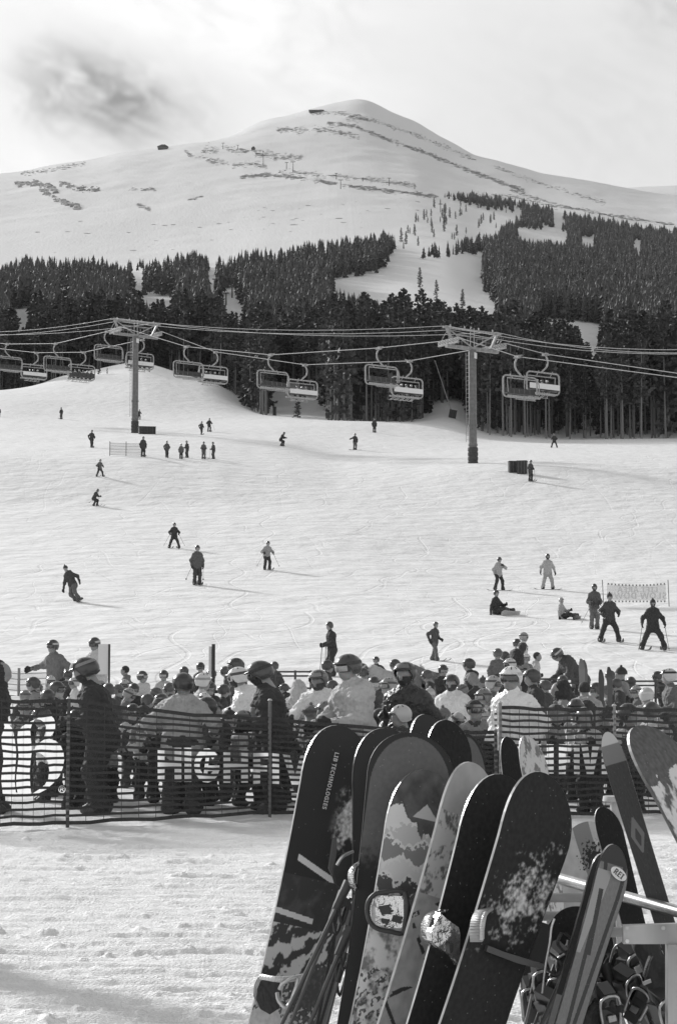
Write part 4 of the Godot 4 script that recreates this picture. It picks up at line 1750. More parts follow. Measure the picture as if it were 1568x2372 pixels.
func make_poses() -> void:
	var V := func(x, y, z): return Vector3(x, y, z)
	var q := {
		"stand": {"hood": true},
		"stand_front": {"hl": Vector3(0.2, 1.02, 0.3), "hr": Vector3(-0.2, 1.02, 0.3), "lean": 0.1, "hp": 0.15},
		"ski": {"hip": Vector3(0, 0.86, -0.06), "lean": 0.3, "hl": Vector3(0.34, 0.98, 0.3), "hr": Vector3(-0.34, 0.98, 0.3), "fl": Vector3(0.17, 0.1, 0), "fr": Vector3(-0.17, 0.1, 0)},
		"crouch": {"hip": Vector3(0, 0.7, -0.16), "lean": 0.55, "hl": Vector3(0.32, 0.85, 0.34), "hr": Vector3(-0.32, 0.85, 0.34), "fl": Vector3(0.2, 0.1, 0.05), "fr": Vector3(-0.2, 0.1, -0.1)},
		"wedge": {"hip": Vector3(0, 0.84, -0.04), "lean": 0.18, "hl": Vector3(0.34, 0.95, 0.2), "hr": Vector3(-0.34, 0.95, 0.2), "fl": Vector3(0.36, 0.1, 0), "fr": Vector3(-0.36, 0.1, 0), "hood": true},
		"wide": {"hip": Vector3(0, 0.82, -0.03), "lean": 0.12, "hl": Vector3(0.42, 0.85, 0.15), "hr": Vector3(-0.42, 0.85, 0.15), "fl": Vector3(0.42, 0.1, 0), "fr": Vector3(-0.42, 0.1, 0), "hood": true},
		"rider": {"hip": Vector3(0, 0.87, -0.03), "lean": 0.12, "hl": Vector3(0.4, 0.82, 0.05), "hr": Vector3(-0.4, 0.84, 0.05), "fl": Vector3(0.27, 0.1, 0), "fr": Vector3(-0.27, 0.1, 0), "hood": true},
		"rider_phone": {"hip": Vector3(0, 0.89, -0.03), "lean": 0.12, "hl": Vector3(0.17, 1.3, 0.24), "hr": Vector3(-0.33, 0.84, 0.05), "fl": Vector3(0.27, 0.1, 0), "fr": Vector3(-0.27, 0.1, 0), "hy": 0.5, "hp": 0.3, "hood": true},
		"carve": {"hip": Vector3(0, 0.8, 0), "lean": 0.15, "hl": Vector3(0.48, 0.8, 0.05), "hr": Vector3(-0.52, 0.72, 0.1), "fl": Vector3(0.16, 0.1, 0.1), "fr": Vector3(-0.16, 0.1, -0.1), "hood": true},
		"arm_out": {"hip": Vector3(0, 0.88, 0), "lean": 0.1, "hr": Vector3(-0.62, 1.1, 0.15), "hl": Vector3(0.3, 0.88, 0.0), "fl": Vector3(0.12, 0.1, 0), "fr": Vector3(-0.12, 0.1, 0)},
		"walk": {"hip": Vector3(0, 0.91, 0), "lean": 0.1, "hl": Vector3(0.27, 0.95, 0.25), "hr": Vector3(-0.28, 0.92, -0.12), "fl": Vector3(0.1, 0.1, -0.22), "fr": Vector3(-0.1, 0.1, 0.22)},
		"bend": {"hip": Vector3(0, 0.86, -0.15), "lean": 1.25, "hl": Vector3(0.2, 0.55, 0.5), "hr": Vector3(-0.2, 0.5, 0.45), "hp": 0.2, "hood": true},
		"stoop": {"hip": Vector3(0, 0.9, -0.1), "lean": 0.75, "hl": Vector3(0.26, 0.82, 0.5), "hr": Vector3(-0.26, 0.82, 0.5), "hp": 0.45, "hood": true},
		"sit_snow": {"hip": Vector3(0, 0.17, -0.25), "lean": -0.12, "side": -0.1, "fl": Vector3(0.24, 0.14, 0.5), "fr": Vector3(-0.24, 0.14, 0.5), "hl": Vector3(0.2, 0.42, 0.15), "hr": Vector3(-0.42, 0.1, -0.3), "tl": Vector3(0, 0.12, 0.05), "tr": Vector3(0, 0.12, 0.05), "hy": -0.2, "kp": Vector3(0, 1, 0.2)},
		"sit_chair": {"hip": Vector3(0, 0.12, 0), "lean": 0.02, "fl": Vector3(0.11, -0.34, 0.48), "fr": Vector3(-0.11, -0.34, 0.48), "hl": Vector3(0.14, 0.3, 0.38), "hr": Vector3(-0.14, 0.3, 0.38), "kp": Vector3(0, 1, 0.4)},
		"q0": {"hy": 0.3}, "q1": {"hy": -0.4, "hl": Vector3(0.22, 1.05, 0.26)}, "q2": {"lean": 0.2, "hp": 0.35, "hl": Vector3(0.12, 1.05, 0.3), "hr": Vector3(-0.14, 1.0, 0.3)},
		"q3": {"hood": true, "hy": 0.1, "pack": true}, "q4": {"side": 0.08, "hy": 0.6, "hr": Vector3(-0.2, 1.0, 0.3)}, "q5": {"hood_up": true, "hp": 0.1},
		"q6": {"hood": true, "hy": -0.2, "hl": Vector3(0.36, 1.0, 0.1), "hr": Vector3(-0.36, 1.0, 0.1)}, "q7": {"hl": Vector3(0.1, 1.12, 0.3), "hr": Vector3(-0.1, 1.08, 0.32), "hp": 0.1},
		"lean_fence": {"hip": Vector3(0, 0.92, -0.12), "lean": 0.22, "hl": Vector3(0.16, 1.1, 0.36), "hr": Vector3(-0.26, 1.06, 0.4), "hy": -0.15, "hp": 0.12, "hood": true},
		"elbow": {"hip": Vector3(0, 0.93, 0), "lean": 0.1, "hl": Vector3(0.06, 1.02, 0.34), "hr": Vector3(-0.3, 0.98, 0.3), "hp": 0.12, "hood": true}}
	for k in q:
		pose_mesh(k, q[k], 0.021)
	# children: the head is large for the body
	for k in ["q0", "q1", "q2", "q4", "q6", "q7"]:
		var c: Dictionary = q[k].duplicate()
		c.hs = 1.33
		pose_mesh(k + "_child", c, 0.024)

func make_rider(p: Vector3, yaw: float, i: int) -> void:
	var tones := [0.05, 0.12, 0.3, 0.07, 0.5, 0.2]
	person({"pose": "sit_chair", "pos": p, "yaw": yaw, "scale": 0.97, "jacket": tones[i % 6], "hat_tone": tones[(i * 3 + 1) % 6], "gog": "none", "skis": true, "ski_tone": 0.5, "ski_pitch": 0.25, "label": "passenger with skis seated on a loaded lift chair, back to the viewer", "group": "passengers riding the lift chairs"})

func slope_person(u: float, vt: float, vf: float, s: Dictionary, d0 := 38.0) -> Node3D:
	var p := hit(u, vf, d0)
	var ps: Dictionary = pose_cache[s.pose]
	var h: float = (vf - vt) / FOC * -p.z
	s.pos = p + Vector3(0, 0.0, 0)
	if not s.has("scale"):
		s.scale = clampf(h / ps.top, 0.55, 1.35)
	# stand on the slope: soles on the snow
	var drop := 0.0
	for f in [ps.fl, ps.fr]:
		var w: Vector3 = s.pos + Basis(Vector3.UP, s.get("yaw", 0.0)) * (f * s.scale)
		drop = maxf(drop, ground(w.x, w.z) - (w.y - 0.1 * s.scale))
	s.pos.y += maxf(0.0, drop - 0.12)
	var o := person(s)
	if s.has("poles"):
		var b := o.basis
		for q in [["wl", 1.0], ["wr", -1.0]]:
			var g: Vector3 = o.position + b * (ps[q[0]] + Vector3(0, -0.06, 0.03))
			var t: Vector3
			if s.poles == "down":
				t = o.position + b * Vector3(ps[q[0]].x * 1.35, 0, ps[q[0]].z + 0.1)
				t.y = ground(t.x, t.z)
			elif s.poles == "back":
				t = g + b * Vector3(q[1] * 0.15, -0.55, -0.85)
			else:
				t = g + b * Vector3(q[1] * 0.45, -0.75, -0.1)
			ski_pole(g, t, "thin ski pole in the hand of the " + s.get("short", "skier"), "ski poles of the " + s.get("short", "skier"))
	return o

func make_slope_people() -> void:
	var S := func(u, vt, vf, pose, yaw, jacket, pants, label, extra := {}):
		var d := {"pose": pose, "bulk": 0.88, "yaw": yaw, "jacket": jacket, "pants": pants, "label": label, "gog": "none"}
		d.merge(extra, true)
		slope_person(u, vt, vf, d)
	S.call(182, 1297, 1393, "carve", -0.5, 0.07, 0.16, "snowboarder in dark jacket and grey trousers leaning into a turn", {"roll": 0.33, "board": 0.06, "hat": "beanie", "hat_tone": 0.07, "board_basis": Basis(Vector3.UP, 0.9), "scale": 1.0})
	S.call(404, 1210, 1270, "wedge", 0.15, 0.06, 0.06, "small skier in dark suit in a wide snowplough with poles", {"skis": true, "wedge": 0.3, "poles": "side", "short": "small snowplough skier"})
	S.call(457, 1262, 1355, "stand", 0.25, 0.13, 0.07, "tall skier in mid-grey jacket and dark trousers gliding on the open piste", {"skis": true, "glove": 0.04, "poles": "back", "short": "tall skier in mid-grey jacket"})
	S.call(619, 1253, 1320, "ski", 0.35, 0.3, 0.06, "child skier in pale grey jacket with both poles spread out", {"skis": true, "poles": "side", "short": "child skier in pale jacket"})
	S.call(222, 1132, 1172, "crouch", 1.2, 0.08, 0.06, "crouching skier in dark jacket carving sideways across the piste", {"skis": true, "poles": "back", "short": "crouching skier"})
	S.call(232, 1063, 1104, "wedge", 0.5, 0.16, 0.06, "skier in grey jacket sliding below the low net fence", {"skis": true, "wedge": 0.15})
	S.call(213, 995, 1037, "walk", 0.4, 0.06, 0.07, "skier in black jacket gliding alone uphill of the net fence", {"skis": true})
	S.call(143, 943, 971, "stand_front", -0.4, 0.05, 0.05, "lone dark skier pausing low on the snowy mound", {"skis": true, "poles": "down", "short": "lone skier on the mound"})
	S.call(-1, 943, 966, "stand", 0.4, 0.05, 0.05, "dark skier cut off by the edge of the view beside the mound")
	S.call(323, 948, 972, "ski", 0.4, 0.06, 0.06, "skier half hidden behind the foot of the lift tower")
	S.call(332, 1010, 1058, "stand", 0.3, 0.07, 0.06, "ski instructor in dark jacket at the net fence leading the class", {"skis": true, "pack": true})
	S.call(387, 1020, 1060, "walk", 0.2, 0.12, 0.07, "child skier striding alone just behind the instructor", {"skis": true})
	S.call(420, 1027, 1063, "stand", 0.1, 0.15, 0.07, "smallest child of the ski class in grey jacket", {"skis": true})
	S.call(434, 1020, 1060, "stand_front", -0.8, 0.08, 0.08, "dark-clad child turned to the smallest child of the class", {"skis": true})
	S.call(472, 1022, 1063, "stand_front", 0.2, 0.16, 0.16, "child in all-grey ski suit near the end of the class", {"skis": true, "poles": "down", "short": "grey-suited child of the class"})
	S.call(495, 1023, 1063, "stand_front", -0.9, 0.09, 0.11, "last child of the ski class holding both arms forward", {"skis": true, "poles": "down", "short": "last child of the class"})
	S.call(467, 975, 1007, "walk", 0.5, 0.08, 0.06, "lower skier of the dark pair on the upper piste", {"skis": true})
	S.call(485, 968, 1000, "ski", 0.3, 0.06, 0.06, "upper skier of the dark pair on the upper piste", {"skis": true, "poles": "side", "short": "upper skier of the dark pair"})
	S.call(654, 1000, 1033, "crouch", 1.3, 0.05, 0.05, "dark snowboarder crouching on the upper piste below the trail mouth", {"board": 0.06})
	S.call(822, 1003, 1042, "arm_out", 0.2, 0.06, 0.14, "snowboarder on the upper piste with one arm stretched out", {"board": 0.05})
	S.call(867, 968, 1002, "stand", 0.1, 0.06, 0.06, "dark figure standing on the brow of the piste below the tall pines", {"skis": true})
	S.call(1283, 1003, 1037, "wedge", -0.2, 0.06, 0.06, "dark skier in front of the bare pine stems", {"skis": true})
	S.call(1228, 1065, 1115, "stand_front", 0.5, 0.1, 0.06, "skier with poles standing beside the black padded crates", {"skis": true, "poles": "down", "short": "skier by the crates"})
	S.call(1155, 1290, 1367, "rider_phone", 0.5, 0.34, 0.05, "snowboarder in pale jacket and dark trousers holding a hand to the face", {"board": 0.05, "hat_tone": 0.06, "board_basis": Basis(Vector3.UP, PI / 2 - 0.45)})
	S.call(1268, 1282, 1365, "rider", 0.05, 0.36, 0.42, "snowboarder in all-pale suit with dark mittens facing downhill", {"board": 0.05, "hat_tone": 0.07, "mask": 0.05})
	S.call(1160, 1370, 1424, "sit_snow", 0.9, 0.05, 0.05, "snowboarder in black sitting on the snow with a pale board", {"board": 0.4, "board_z": 0.1, "board_basis": Basis(Vector3.UP, PI / 2) * Basis(Vector3.BACK, -1.1), "scale": 1.0})
	S.call(1312, 1392, 1434, "sit_snow", 1.2, 0.34, 0.05, "sitting snowboarder in pale jacket with dark legs stretched out", {"board": 0.05, "board_z": 0.1, "board_basis": Basis(Vector3.UP, PI / 2) * Basis(Vector3.BACK, -1.1), "scale": 0.85, "hat_tone": 0.4})
	S.call(1376, 1352, 1457, "stand_front", 0.1, 0.12, 0.17, "tall skier in grey suit and dark hood standing by the banner", {"poles": "side", "short": "tall skier by the banner", "hat": "helmet", "mask": 0.05, "hat_tone": 0.06})
	S.call(1411, 1373, 1487, "wedge", 0.05, 0.06, 0.05, "skier in black vest with pale middle in front of the tall grey skier", {"skis": true, "hat": "beanie", "hat_tone": 0.06, "cloth": "shiny"})
	S.call(1512, 1387, 1505, "wide", -0.05, 0.05, 0.05, "broad skier in black jacket standing in a wide snowplough", {"skis": true, "wedge": 0.3, "poles": "down", "short": "broad skier in black", "hat": "beanie", "hat_tone": 0.05, "mask": 0.06})
	S.call(769, 1440, 1566, "stand_front", -1.2, 0.05, 0.05, "adult in black hooded coat standing with a pole behind the queue", {"poles": "down", "short": "adult in black hooded coat", "hat_tone": 0.06})
	S.call(1006, 1440, 1530, "walk", 0.9, 0.09, 0.16, "child in dark vest stepping on skis behind the queue", {"skis": true, "hat_tone": 0.12})
	banner()

func banner() -> void:
	var a := hit(1398, 1405, 50.0)
	var b := hit(1544, 1402, 50.0)
	b.z = a.z
	b.y = a.y
	var o := thing("slope_banner", "pale slow-down banner seen from behind, strung between two thin poles", "banner", "", a)
	var w := b - a
	var k := -a.z / FOC
	var h := 62.0 * k
	for f in [0.0, 1.0]:
		var st := st_new()
		tube(st, [w * f + Vector3(0, -0.3, 0), w * f + Vector3(-0.06 + 0.02 * f, h, 0)], 0.018, 6)
		part("pole", done(st), mat("paint", 0.16), o)
	var sheet := StandardMaterial3D.new()
	sheet.resource_name = "banner cloth"
	sheet.albedo_color = Color(grey(0.5), 0.5)
	sheet.transparency = BaseMaterial3D.TRANSPARENCY_ALPHA
	sheet.roughness = 0.95
	var st := st_new()
	var n := 16
	for i in n:
		var t0 := 0.05 + 0.9 * i / n
		var t1 := 0.05 + 0.9 * (i + 1) / n
		var s0 := h * 0.08 * 4.0 * t0 * (1.0 - t0)
		var s1 := h * 0.08 * 4.0 * t1 * (1.0 - t1)
		quad(st, w * t0 + Vector3(0, h * 0.22, 0.02 * sin(i)), w * t0 + Vector3(0, h * 0.86 - s0, 0.02 * sin(i)), w * t1 + Vector3(0, h * 0.86 - s1, 0.02 * sin(i + 1)), w * t1 + Vector3(0, h * 0.22, 0.02 * sin(i + 1)))
	part("cloth", flat_done(st), sheet, o)
	for i in 17:
		st = st_new()
		var t := 0.07 + 0.86 * i / 16.0
		var sg := h * 0.08 * 4.0 * t * (1.0 - t)
		box(st, w * t + Vector3(0, h * 0.87 - sg, 0.0), Vector3(0.06, 0.08, 0.035))
		box(st, w * t + Vector3(0, h * 0.19, 0.0), Vector3(0.06, 0.07, 0.035))
		part("tab", flat_done(st), mat("cloth", 0.3), o)
	var f := SystemFont.new()
	f.font_names = ["Droid Sans"]
	f.font_weight = 700
	for l in [["LIFT AREA", 0.52, 0.52, 0.21], ["SLOW DOWN", 0.28, 0.5, 0.24]]:
		var tm := TextMesh.new()
		tm.font = f
		tm.text = l[0]
		tm.font_size = 64
		tm.depth = 0.004
		tm.pixel_size = h * l[3] / 48.0
		var t := part("lettering", tm, mat("plain", 0.62), o, w * l[2] + Vector3(0, h * (l[1] + l[3] * 0.5), 0.03))
		t.rotation.y = PI  # printed on the uphill face and showing through
		t.scale.x = 1.15

# ---------------------------------------------------------------- the lift queue
var stood := []

func queue_person(u: float, v: float, dia: float, s: Dictionary) -> void:
	var d0 := maxf(1170.0 / dia, 22.3)
	var best := Vector3.ZERO
	var bh := 0.0
	var lo: float = s.get("min_h", 1.2)
	for pass_ in 2:
		for k in 60:
			var d := d0 * (1.0 + 0.012 * ((k + 1) / 2) * (1 if k % 2 else -1))
			if d < 22.2 or d > 52.0:
				continue
			var p := at(u, v, d)
			var g := ground(p.x, p.z)
			var h := p.y + 0.14 * 0.95 - g
			if h < lo or h > 1.92:
				continue
			var ok := true
			if pass_ == 0:
				for q in stood:
					if Vector2(q.x - p.x, q.z - p.z).length() < 0.47:
						ok = false
						break
			if ok:
				best = Vector3(p.x, g, p.z)
				bh = h
				break
		if bh > 0.0:
			break
	if bh == 0.0:
		print("no room for ", u, " ", v)
		return
	stood.append(best)
	if bh < 1.58 and pose_cache.has(s.pose + "_child"):
		s.pose += "_child"
	var ps: Dictionary = pose_cache[s.pose]
	var head: Vector3 = Basis(Vector3.UP, s.yaw) * ps.head.origin
	s.scale = bh / ps.top
	s.pos = best - Vector3(head.x, 0, head.z) * s.scale
	s.pos.y = best.y
	person(s)

const L := -1.57
const R := 1.57
const AWAY := 3.14

func make_queue() -> void:
	var grp := "skiers waiting in the lift queue"
	# u, v, size of the head; hat tone, jacket tone, way faced, pose, label, more
	var T := [
		[4, 1551, 58, 0.05, 0.05, R, "q5", "person in black hooded coat at the very end of the logo net", {"hat": "none", "gog": "none"}],
		[77, 1583, 32, 0.06, 0.07, L, "q0", "dark-helmeted skier beside the black hooded coat", {}],
		[88, 1596, 27, 0.12, 0.2, 0.2, "q1", "small goggled skier between dark helmets above the logo net", {"lens": 0.4}],
		[59, 1614, 30, 0.2, 0.12, AWAY, "q0", "child in mid-grey helmet just above the logo net", {}],
		[112, 1618, 46, 0.05, 0.05, AWAY, "q3", "person in black coat with rounded pack, back turned, above the logo", {"pack": true}],
		[134, 1595, 36, 0.06, 0.07, R, "q1", "skier in black dome helmet beside the rounded pack", {}],
		[119, 1579, 22, 0.5, 0.3, 0.0, "q0", "far skier in pale helmet seen between black helmets", {}],
		[158, 1565, 24, 0.06, 0.1, 0.3, "q2", "dark skier with goggles just left of the tall black jacket", {}],
		[172, 1583, 20, 0.5, 0.55, L, "q4", "far skier in white jacket tucked beside the tall black jacket", {}],
		[203, 1548, 54, 0.05, 0.05, L, "q2", "tall person all in black with glossy black helmet facing along the fence", {"gog": "goggles_up", "lens": 0.3, "strap": 0.3, "cloth": "cloth", "mask": 0.05, "fence": true}],
		[252, 1598, 34, 0.07, 0.09, AWAY, "q0", "dark helmet directly behind the tall person in black", {}],
		[275, 1600, 24, 0.12, 0.1, R, "q1", "small dark skier between two dark helmets right of the tall person", {}],
		[289, 1588, 23, 0.45, 0.4, 0.0, "q6", "far skier in pale helmet under the bare-headed man", {}],
		[290, 1553, 24, 0.05, 0.22, L, "q6", "man with dark hair in grey jacket rising above the queue", {"hat": "hair", "gog": "none"}],
		[311, 1597, 31, 0.05, 0.05, 0.1, "q7", "skier in black facing out with goggles over the face", {"lens": 0.3, "skin": 0.35}],
		[331, 1567, 28, 0.07, 0.5, 0.6, "q4", "skier in dark helmet with white goggle strap and pale jacket", {"strap": 0.7, "lens": 0.5}],
		[344, 1624, 26, 0.08, 0.08, R, "q0", "small child in dark helmet at the net left of the grey-backed adult", {}],
		[363, 1608, 28, 0.1, 0.1, R, "q2", "child in charcoal helmet beside the grey-backed adult", {}],
		[375, 1624, 32, 0.06, 0.06, R, "q0", "child in black helmet pressed against the grey-backed adult", {}],
		[380, 1565, 24, 0.07, 0.42, 0.2, "q1", "far skier in dark helmet with bright lens and light grey jacket", {"lens": 0.6}],
		[393, 1596, 20, 0.1, 0.08, L, "q2", "far dark skier half hidden by the grey-backed adult", {}],
		[425, 1583, 54, 0.05, 0.34, AWAY, "q6", "broad adult in plain grey jacket with black helmet, back to the fence", {"strap": 0.1, "fence": true}],
		[427, 1556, 26, 0.07, 0.08, AWAY, "q0", "dark helmet showing over the grey-backed adult", {}],
		[472, 1574, 34, 0.65, 0.5, R, "q4", "skier in white helmet and pale jacket right of the grey-backed adult", {"strap": 0.4}],
		[465, 1546, 24, 0.05, 0.06, 0.0, "q7", "far skier in black helmet above the white helmet", {}],
		[491, 1562, 26, 0.08, 0.1, R, "q1", "far skier in charcoal helmet behind the goggled child", {}],
		[488, 1594, 32, 0.05, 0.05, 0.0, "q7", "goggled skier in black facing out beside the white helmet", {"lens": 0.2}],
		[475, 1620, 28, 0.6, 0.2, 0.3, "q0", "child in pale helmet at the net below the white helmet", {"lens": 0.3}],
		[522, 1556, 22, 0.1, 0.12, L, "q2", "far skier in grey helmet left of the striped jacket", {}],
		[546, 1541, 36, 0.06, 0.08, L, "q0", "dark helmet right behind the striped white jacket", {}],
		[553, 1566, 44, 0.7, 0.62, L, "lean_fence", "person in white jacket with white visor and black face mask", {"mask": 0.05, "lens": 0.05, "frame": 0.7, "cloth": "shiny", "fence": true}],
		[607, 1556, 55, 0.06, 0.05, L, "q2", "big person in black with rounded black helmet and black mask", {"mask": 0.04, "strap": 0.06, "lens": 0.05, "fence": true}],
		[636, 1544, 24, 0.08, 0.08, AWAY, "q0", "far dark helmet behind the big person in black", {}],
		[658, 1598, 30, 0.06, 0.06, L, "q3", "dark skier between the big person in black and the pale hood", {}],
		[692, 1592, 40, 0.4, 0.4, AWAY, "q5", "person in pale grey raised hood with back turned", {"hat": "none", "gog": "none"}],
		[738, 1573, 45, 0.1, 0.68, -0.3, "lean_fence", "person in white jacket resting gloved hands on the fence, dark mask", {"mask": 0.09, "gog": "goggles_up", "lens": 0.5, "fence": true, "strap": 0.3}],
		[760, 1543, 30, 0.06, 0.07, R, "q0", "dark helmet between the two pale jackets at the fence", {}],
		[771, 1590, 24, 0.08, 0.08, R, "q1", "small dark helmet low between the two pale jackets", {}],
		[808, 1540, 56, 0.07, 0.42, -0.9, "elbow", "tall man in light grey jacket and dark helmet leaning at the fence", {"gog": "goggles", "lens": 0.6, "strap": 0.08, "fence": true, "cloth": "cloth"}],
		[843, 1560, 26, 0.07, 0.06, R, "q0", "dark helmet just behind the tall man in light grey", {}],
		[871, 1532, 24, 0.06, 0.06, -0.4, "arm_out", "far skier in black with an arm stretched out to a pole", {"lens": 0.3}],
		[914, 1539, 26, 0.07, 0.07, L, "q0", "far dark helmet above the puffy black jacket", {}],
		[866, 1582, 32, 0.06, 0.1, 0.0, "q7", "skier facing out with bright goggles right of the light grey man", {"lens": 0.7, "frame": 0.5}],
		[899, 1586, 36, 0.3, 0.08, L, "q4", "skier in two-tone grey helmet against the puffy black jacket", {"lens": 0.3}],
		[939, 1557, 50, 0.06, 0.05, -0.5, "stand", "large person in puffy shiny black jacket and ridged black helmet", {"gog": "goggles_up", "lens": 0.3, "cloth": "shiny", "mask": 0.05, "fence": true}],
		[973, 1554, 26, 0.65, 0.3, L, "q1", "far skier in white cap behind the puffy black jacket", {"hat": "beanie", "gog": "none"}],
		[989, 1565, 28, 0.1, 0.2, L, "q2", "skier in charcoal helmet between white cap and white hoodie", {}],
		[1026, 1552, 27, 0.06, 0.06, 0.3, "q7", "skier in black with goggles behind the white hoodie", {"lens": 0.4}],
		[996, 1608, 28, 0.5, 0.2, R, "q0", "child in pale cap in front of the puffy black jacket", {"hat": "beanie", "gog": "none"}],
		[1046, 1581, 40, 0.06, 0.66, -0.35, "stand", "person in plain white hoodie with black helmet and dark beard", {"mask": 0.06, "gog": "none", "fence": true}],
		[1085, 1539, 30, 0.05, 0.06, L, "q6", "skier in black jacket standing clear behind the white hoodie", {"lens": 0.2}],
		[1117, 1581, 26, 0.1, 0.12, L, "q0", "dark fuzzy-hatted skier behind the spotted helmet", {"hat": "beanie", "gog": "none"}],
		[1143, 1581, 34, 0.4, 0.15, R, "q1", "skier in grey helmet pressed beside the big white helmet", {"lens": 0.1}],
		[1119, 1614, 40, 0.22, 0.45, L, "q4", "child in grey helmet and pale jacket between white hoodie and white coat", {"lens": 0.5}],
		[1124, 1667, 46, 0.45, 0.3, 0.0, "q0", "small child in pale helmet with bright goggles low at the fence", {"lens": 0.5, "frame": 0.6, "strap": 0.05, "min_h": 0.95, "fence": true}],
		[1184, 1568, 54, 0.75, 0.7, -0.7, "q0", "person in white coat and big white helmet with dark visor", {"lens": 0.05, "frame": 0.1, "strap": 0.6, "fence": true, "cloth": "shiny"}],
		[1180, 1539, 30, 0.6, 0.3, L, "q0", "pale helmet right behind the big white helmet", {}],
		[1152, 1513, 24, 0.1, 0.16, AWAY, "q0", "far skier in grey jacket, back turned, at the tail of the queue", {}],
		[1170, 1520, 24, 0.07, 0.1, R, "q1", "far skier in charcoal jacket beside the grey back at the tail", {}],
		[1197, 1490, 22, 0.06, 0.06, 0.0, "q7", "skier in black helmet near the top of the tail of the queue", {}],
		[1213, 1475, 19, 0.35, 0.5, R, "q0", "farthest skier in pale jacket at the very tail of the queue", {}],
		[1197, 1516, 28, 0.05, 0.05, AWAY, "q5", "dark hooded skier in the tail of the queue", {"hat": "none", "gog": "none"}],
		[1218, 1525, 24, 0.6, 0.2, 0.2, "q1", "skier in white helmet with goggles in the tail of the queue", {"lens": 0.3}],
		[1244, 1520, 24, 0.06, 0.45, R, "q6", "skier with dark hair and pale jacket at the edge of the tail", {"hat": "hair", "gog": "none"}],
		[1231, 1568, 40, 0.06, 0.06, L, "q7", "skier in black jacket right beside the big white helmet", {"lens": 0.5, "gog": "goggles_up"}],
		[1293, 1596, 46, 0.06, 0.05, L, "q5", "person in black fuzzy hood with white goggles worn sideways", {"gog": "none", "hat": "none"}],
		[1302, 1578, 30, 0.07, 0.07, AWAY, "q0", "dark helmet behind the black fuzzy hood", {}],
		[1353, 1596, 40, 0.05, 0.3, AWAY, "q3", "dark-haired person in grey jacket and dark pack, back turned", {"hat": "hair", "gog": "none", "fence": true}],
		[1380, 1597, 34, 0.06, 0.1, L, "q0", "dark helmet right beside the dark-haired back", {}],
		[1405, 1602, 24, 0.1, 0.4, L, "q1", "small skier in pale jacket right of the dark-haired back", {}],
		[1427, 1586, 30, 0.07, 0.07, L, "q2", "dark skier under the upright skis", {}],
		[1437, 1558, 30, 0.05, 0.06, L, "q0", "skier with bushy dark hat rising above the right end of the queue", {"hat": "beanie", "gog": "none"}],
		[1461, 1581, 28, 0.06, 0.06, AWAY, "q6", "black helmet beside the bushy dark hat", {}],
		[1472, 1603, 28, 0.35, 0.15, L, "q4", "child in speckled helmet near the right end of the queue", {"lens": 0.1}],
		[1496, 1610, 38, 0.5, 0.3, AWAY, "q0", "skier in round pale grey helmet at the net's right end", {"strap": 0.7}],
		[1548, 1566, 38, 0.55, 0.16, L, "q1", "man in pale helmet with lettered strap and charcoal coat at the right end", {"strap": 0.05, "gog": "goggles_up", "lens": 0.1}],
		[1522, 1568, 24, 0.05, 0.06, L, "q2", "far dark helmet left of the man in the charcoal coat", {}],
		[1412, 1566, 20, 0.08, 0.07, L, "q0", "far skier behind the upright skis", {}],
		[1262, 1590, 24, 0.08, 0.08, L, "q1", "small dark skier between black jacket and fuzzy hood", {}],
		[300, 1610, 22, 0.3, 0.2, R, "q2", "small child low behind the goggled skier in black", {}],
		[232, 1590, 20, 0.3, 0.4, L, "q1", "far pale skier glimpsed behind the tall person in black", {}],
		[520, 1600, 24, 0.07, 0.07, R, "q0", "small dark skier left of the striped white jacket", {}],
		[1070, 1600, 22, 0.15, 0.1, L, "q2", "small skier right behind the white hoodie", {}]]
	for t in T:
		var s := {"hat_tone": t[3], "jacket": t[4], "yaw": t[5], "pose": t[6], "label": t[7], "group": grp, "pants": 0.06 if t[4] > 0.1 else 0.05}
		s.merge(t[8], true)
		if int(t[0]) % 4 == 1 and not s.get("fence", false):
			s.yoke = 0.06 if t[4] > 0.15 else 0.3
		if s.get("fence", false):
			s.bulk = 1.13
		if s.get("hat") == "none" or s.get("hat") == "hair":
			s.gog = "none"
		queue_person(t[0], t[1], t[2], s)
	# the thick of the crowd, seen in slices between the others
	rng.seed = 12
	for i in 46:
		var u := 20.0 + 1530.0 * (i + rng.randf()) / 46.0
		var v := rng.randf_range(1636, 1672)
		var tone: float = [0.05, 0.06, 0.5, 0.08, 0.3, 0.05, 0.7, 0.06, 0.12][rng.randi() % 9]
		queue_person(u, v, rng.randf_range(43, 53), {"hat_tone": [0.05, 0.07, 0.2, 0.5][rng.randi() % 4], "jacket": tone, "yaw": rng.randf_range(-2.0, 2.0), "pose": "q%d" % [0, 1, 2, 4, 6, 7][rng.randi() % 6], "label": "skier half hidden in the thick of the queue behind the net", "group": grp, "pants": 0.05, "min_h": 0.98, "yoke": [0.05, 0.3, 0.6, 0.1][rng.randi() % 4], "hat": ["helmet", "helmet", "beanie", "hair"][rng.randi() % 4], "gog": ["goggles", "none", "goggles_up"][rng.randi() % 3]})
	# bent figures on the piste just behind
	for b in [[892, 1600, "bend", -1.35, 0.42, 0.3, "person in pale jacket bending down behind the queue, striped hat", 44.0], [985, 1608, "bend", -1.3, 0.22, 0.12, "person in grey jacket bending down behind the queue, striped helmet", 44.0], [1330, 1608, "stoop", -1.3, 0.09, 0.06, "stooping skier in dark jacket with striped helmet leaning on poles", 44.0], [130, 1608, "arm_out", -0.7, 0.2, 0.3, "skier in grey jacket with one arm held out behind the queue", 44.0], [226, 1590, "stand_front", -0.6, 0.5, 0.4, "skier in patterned pale jacket looking down beside the white sign", 44.0]]:
		var p := at(b[0], 1560, b[7])
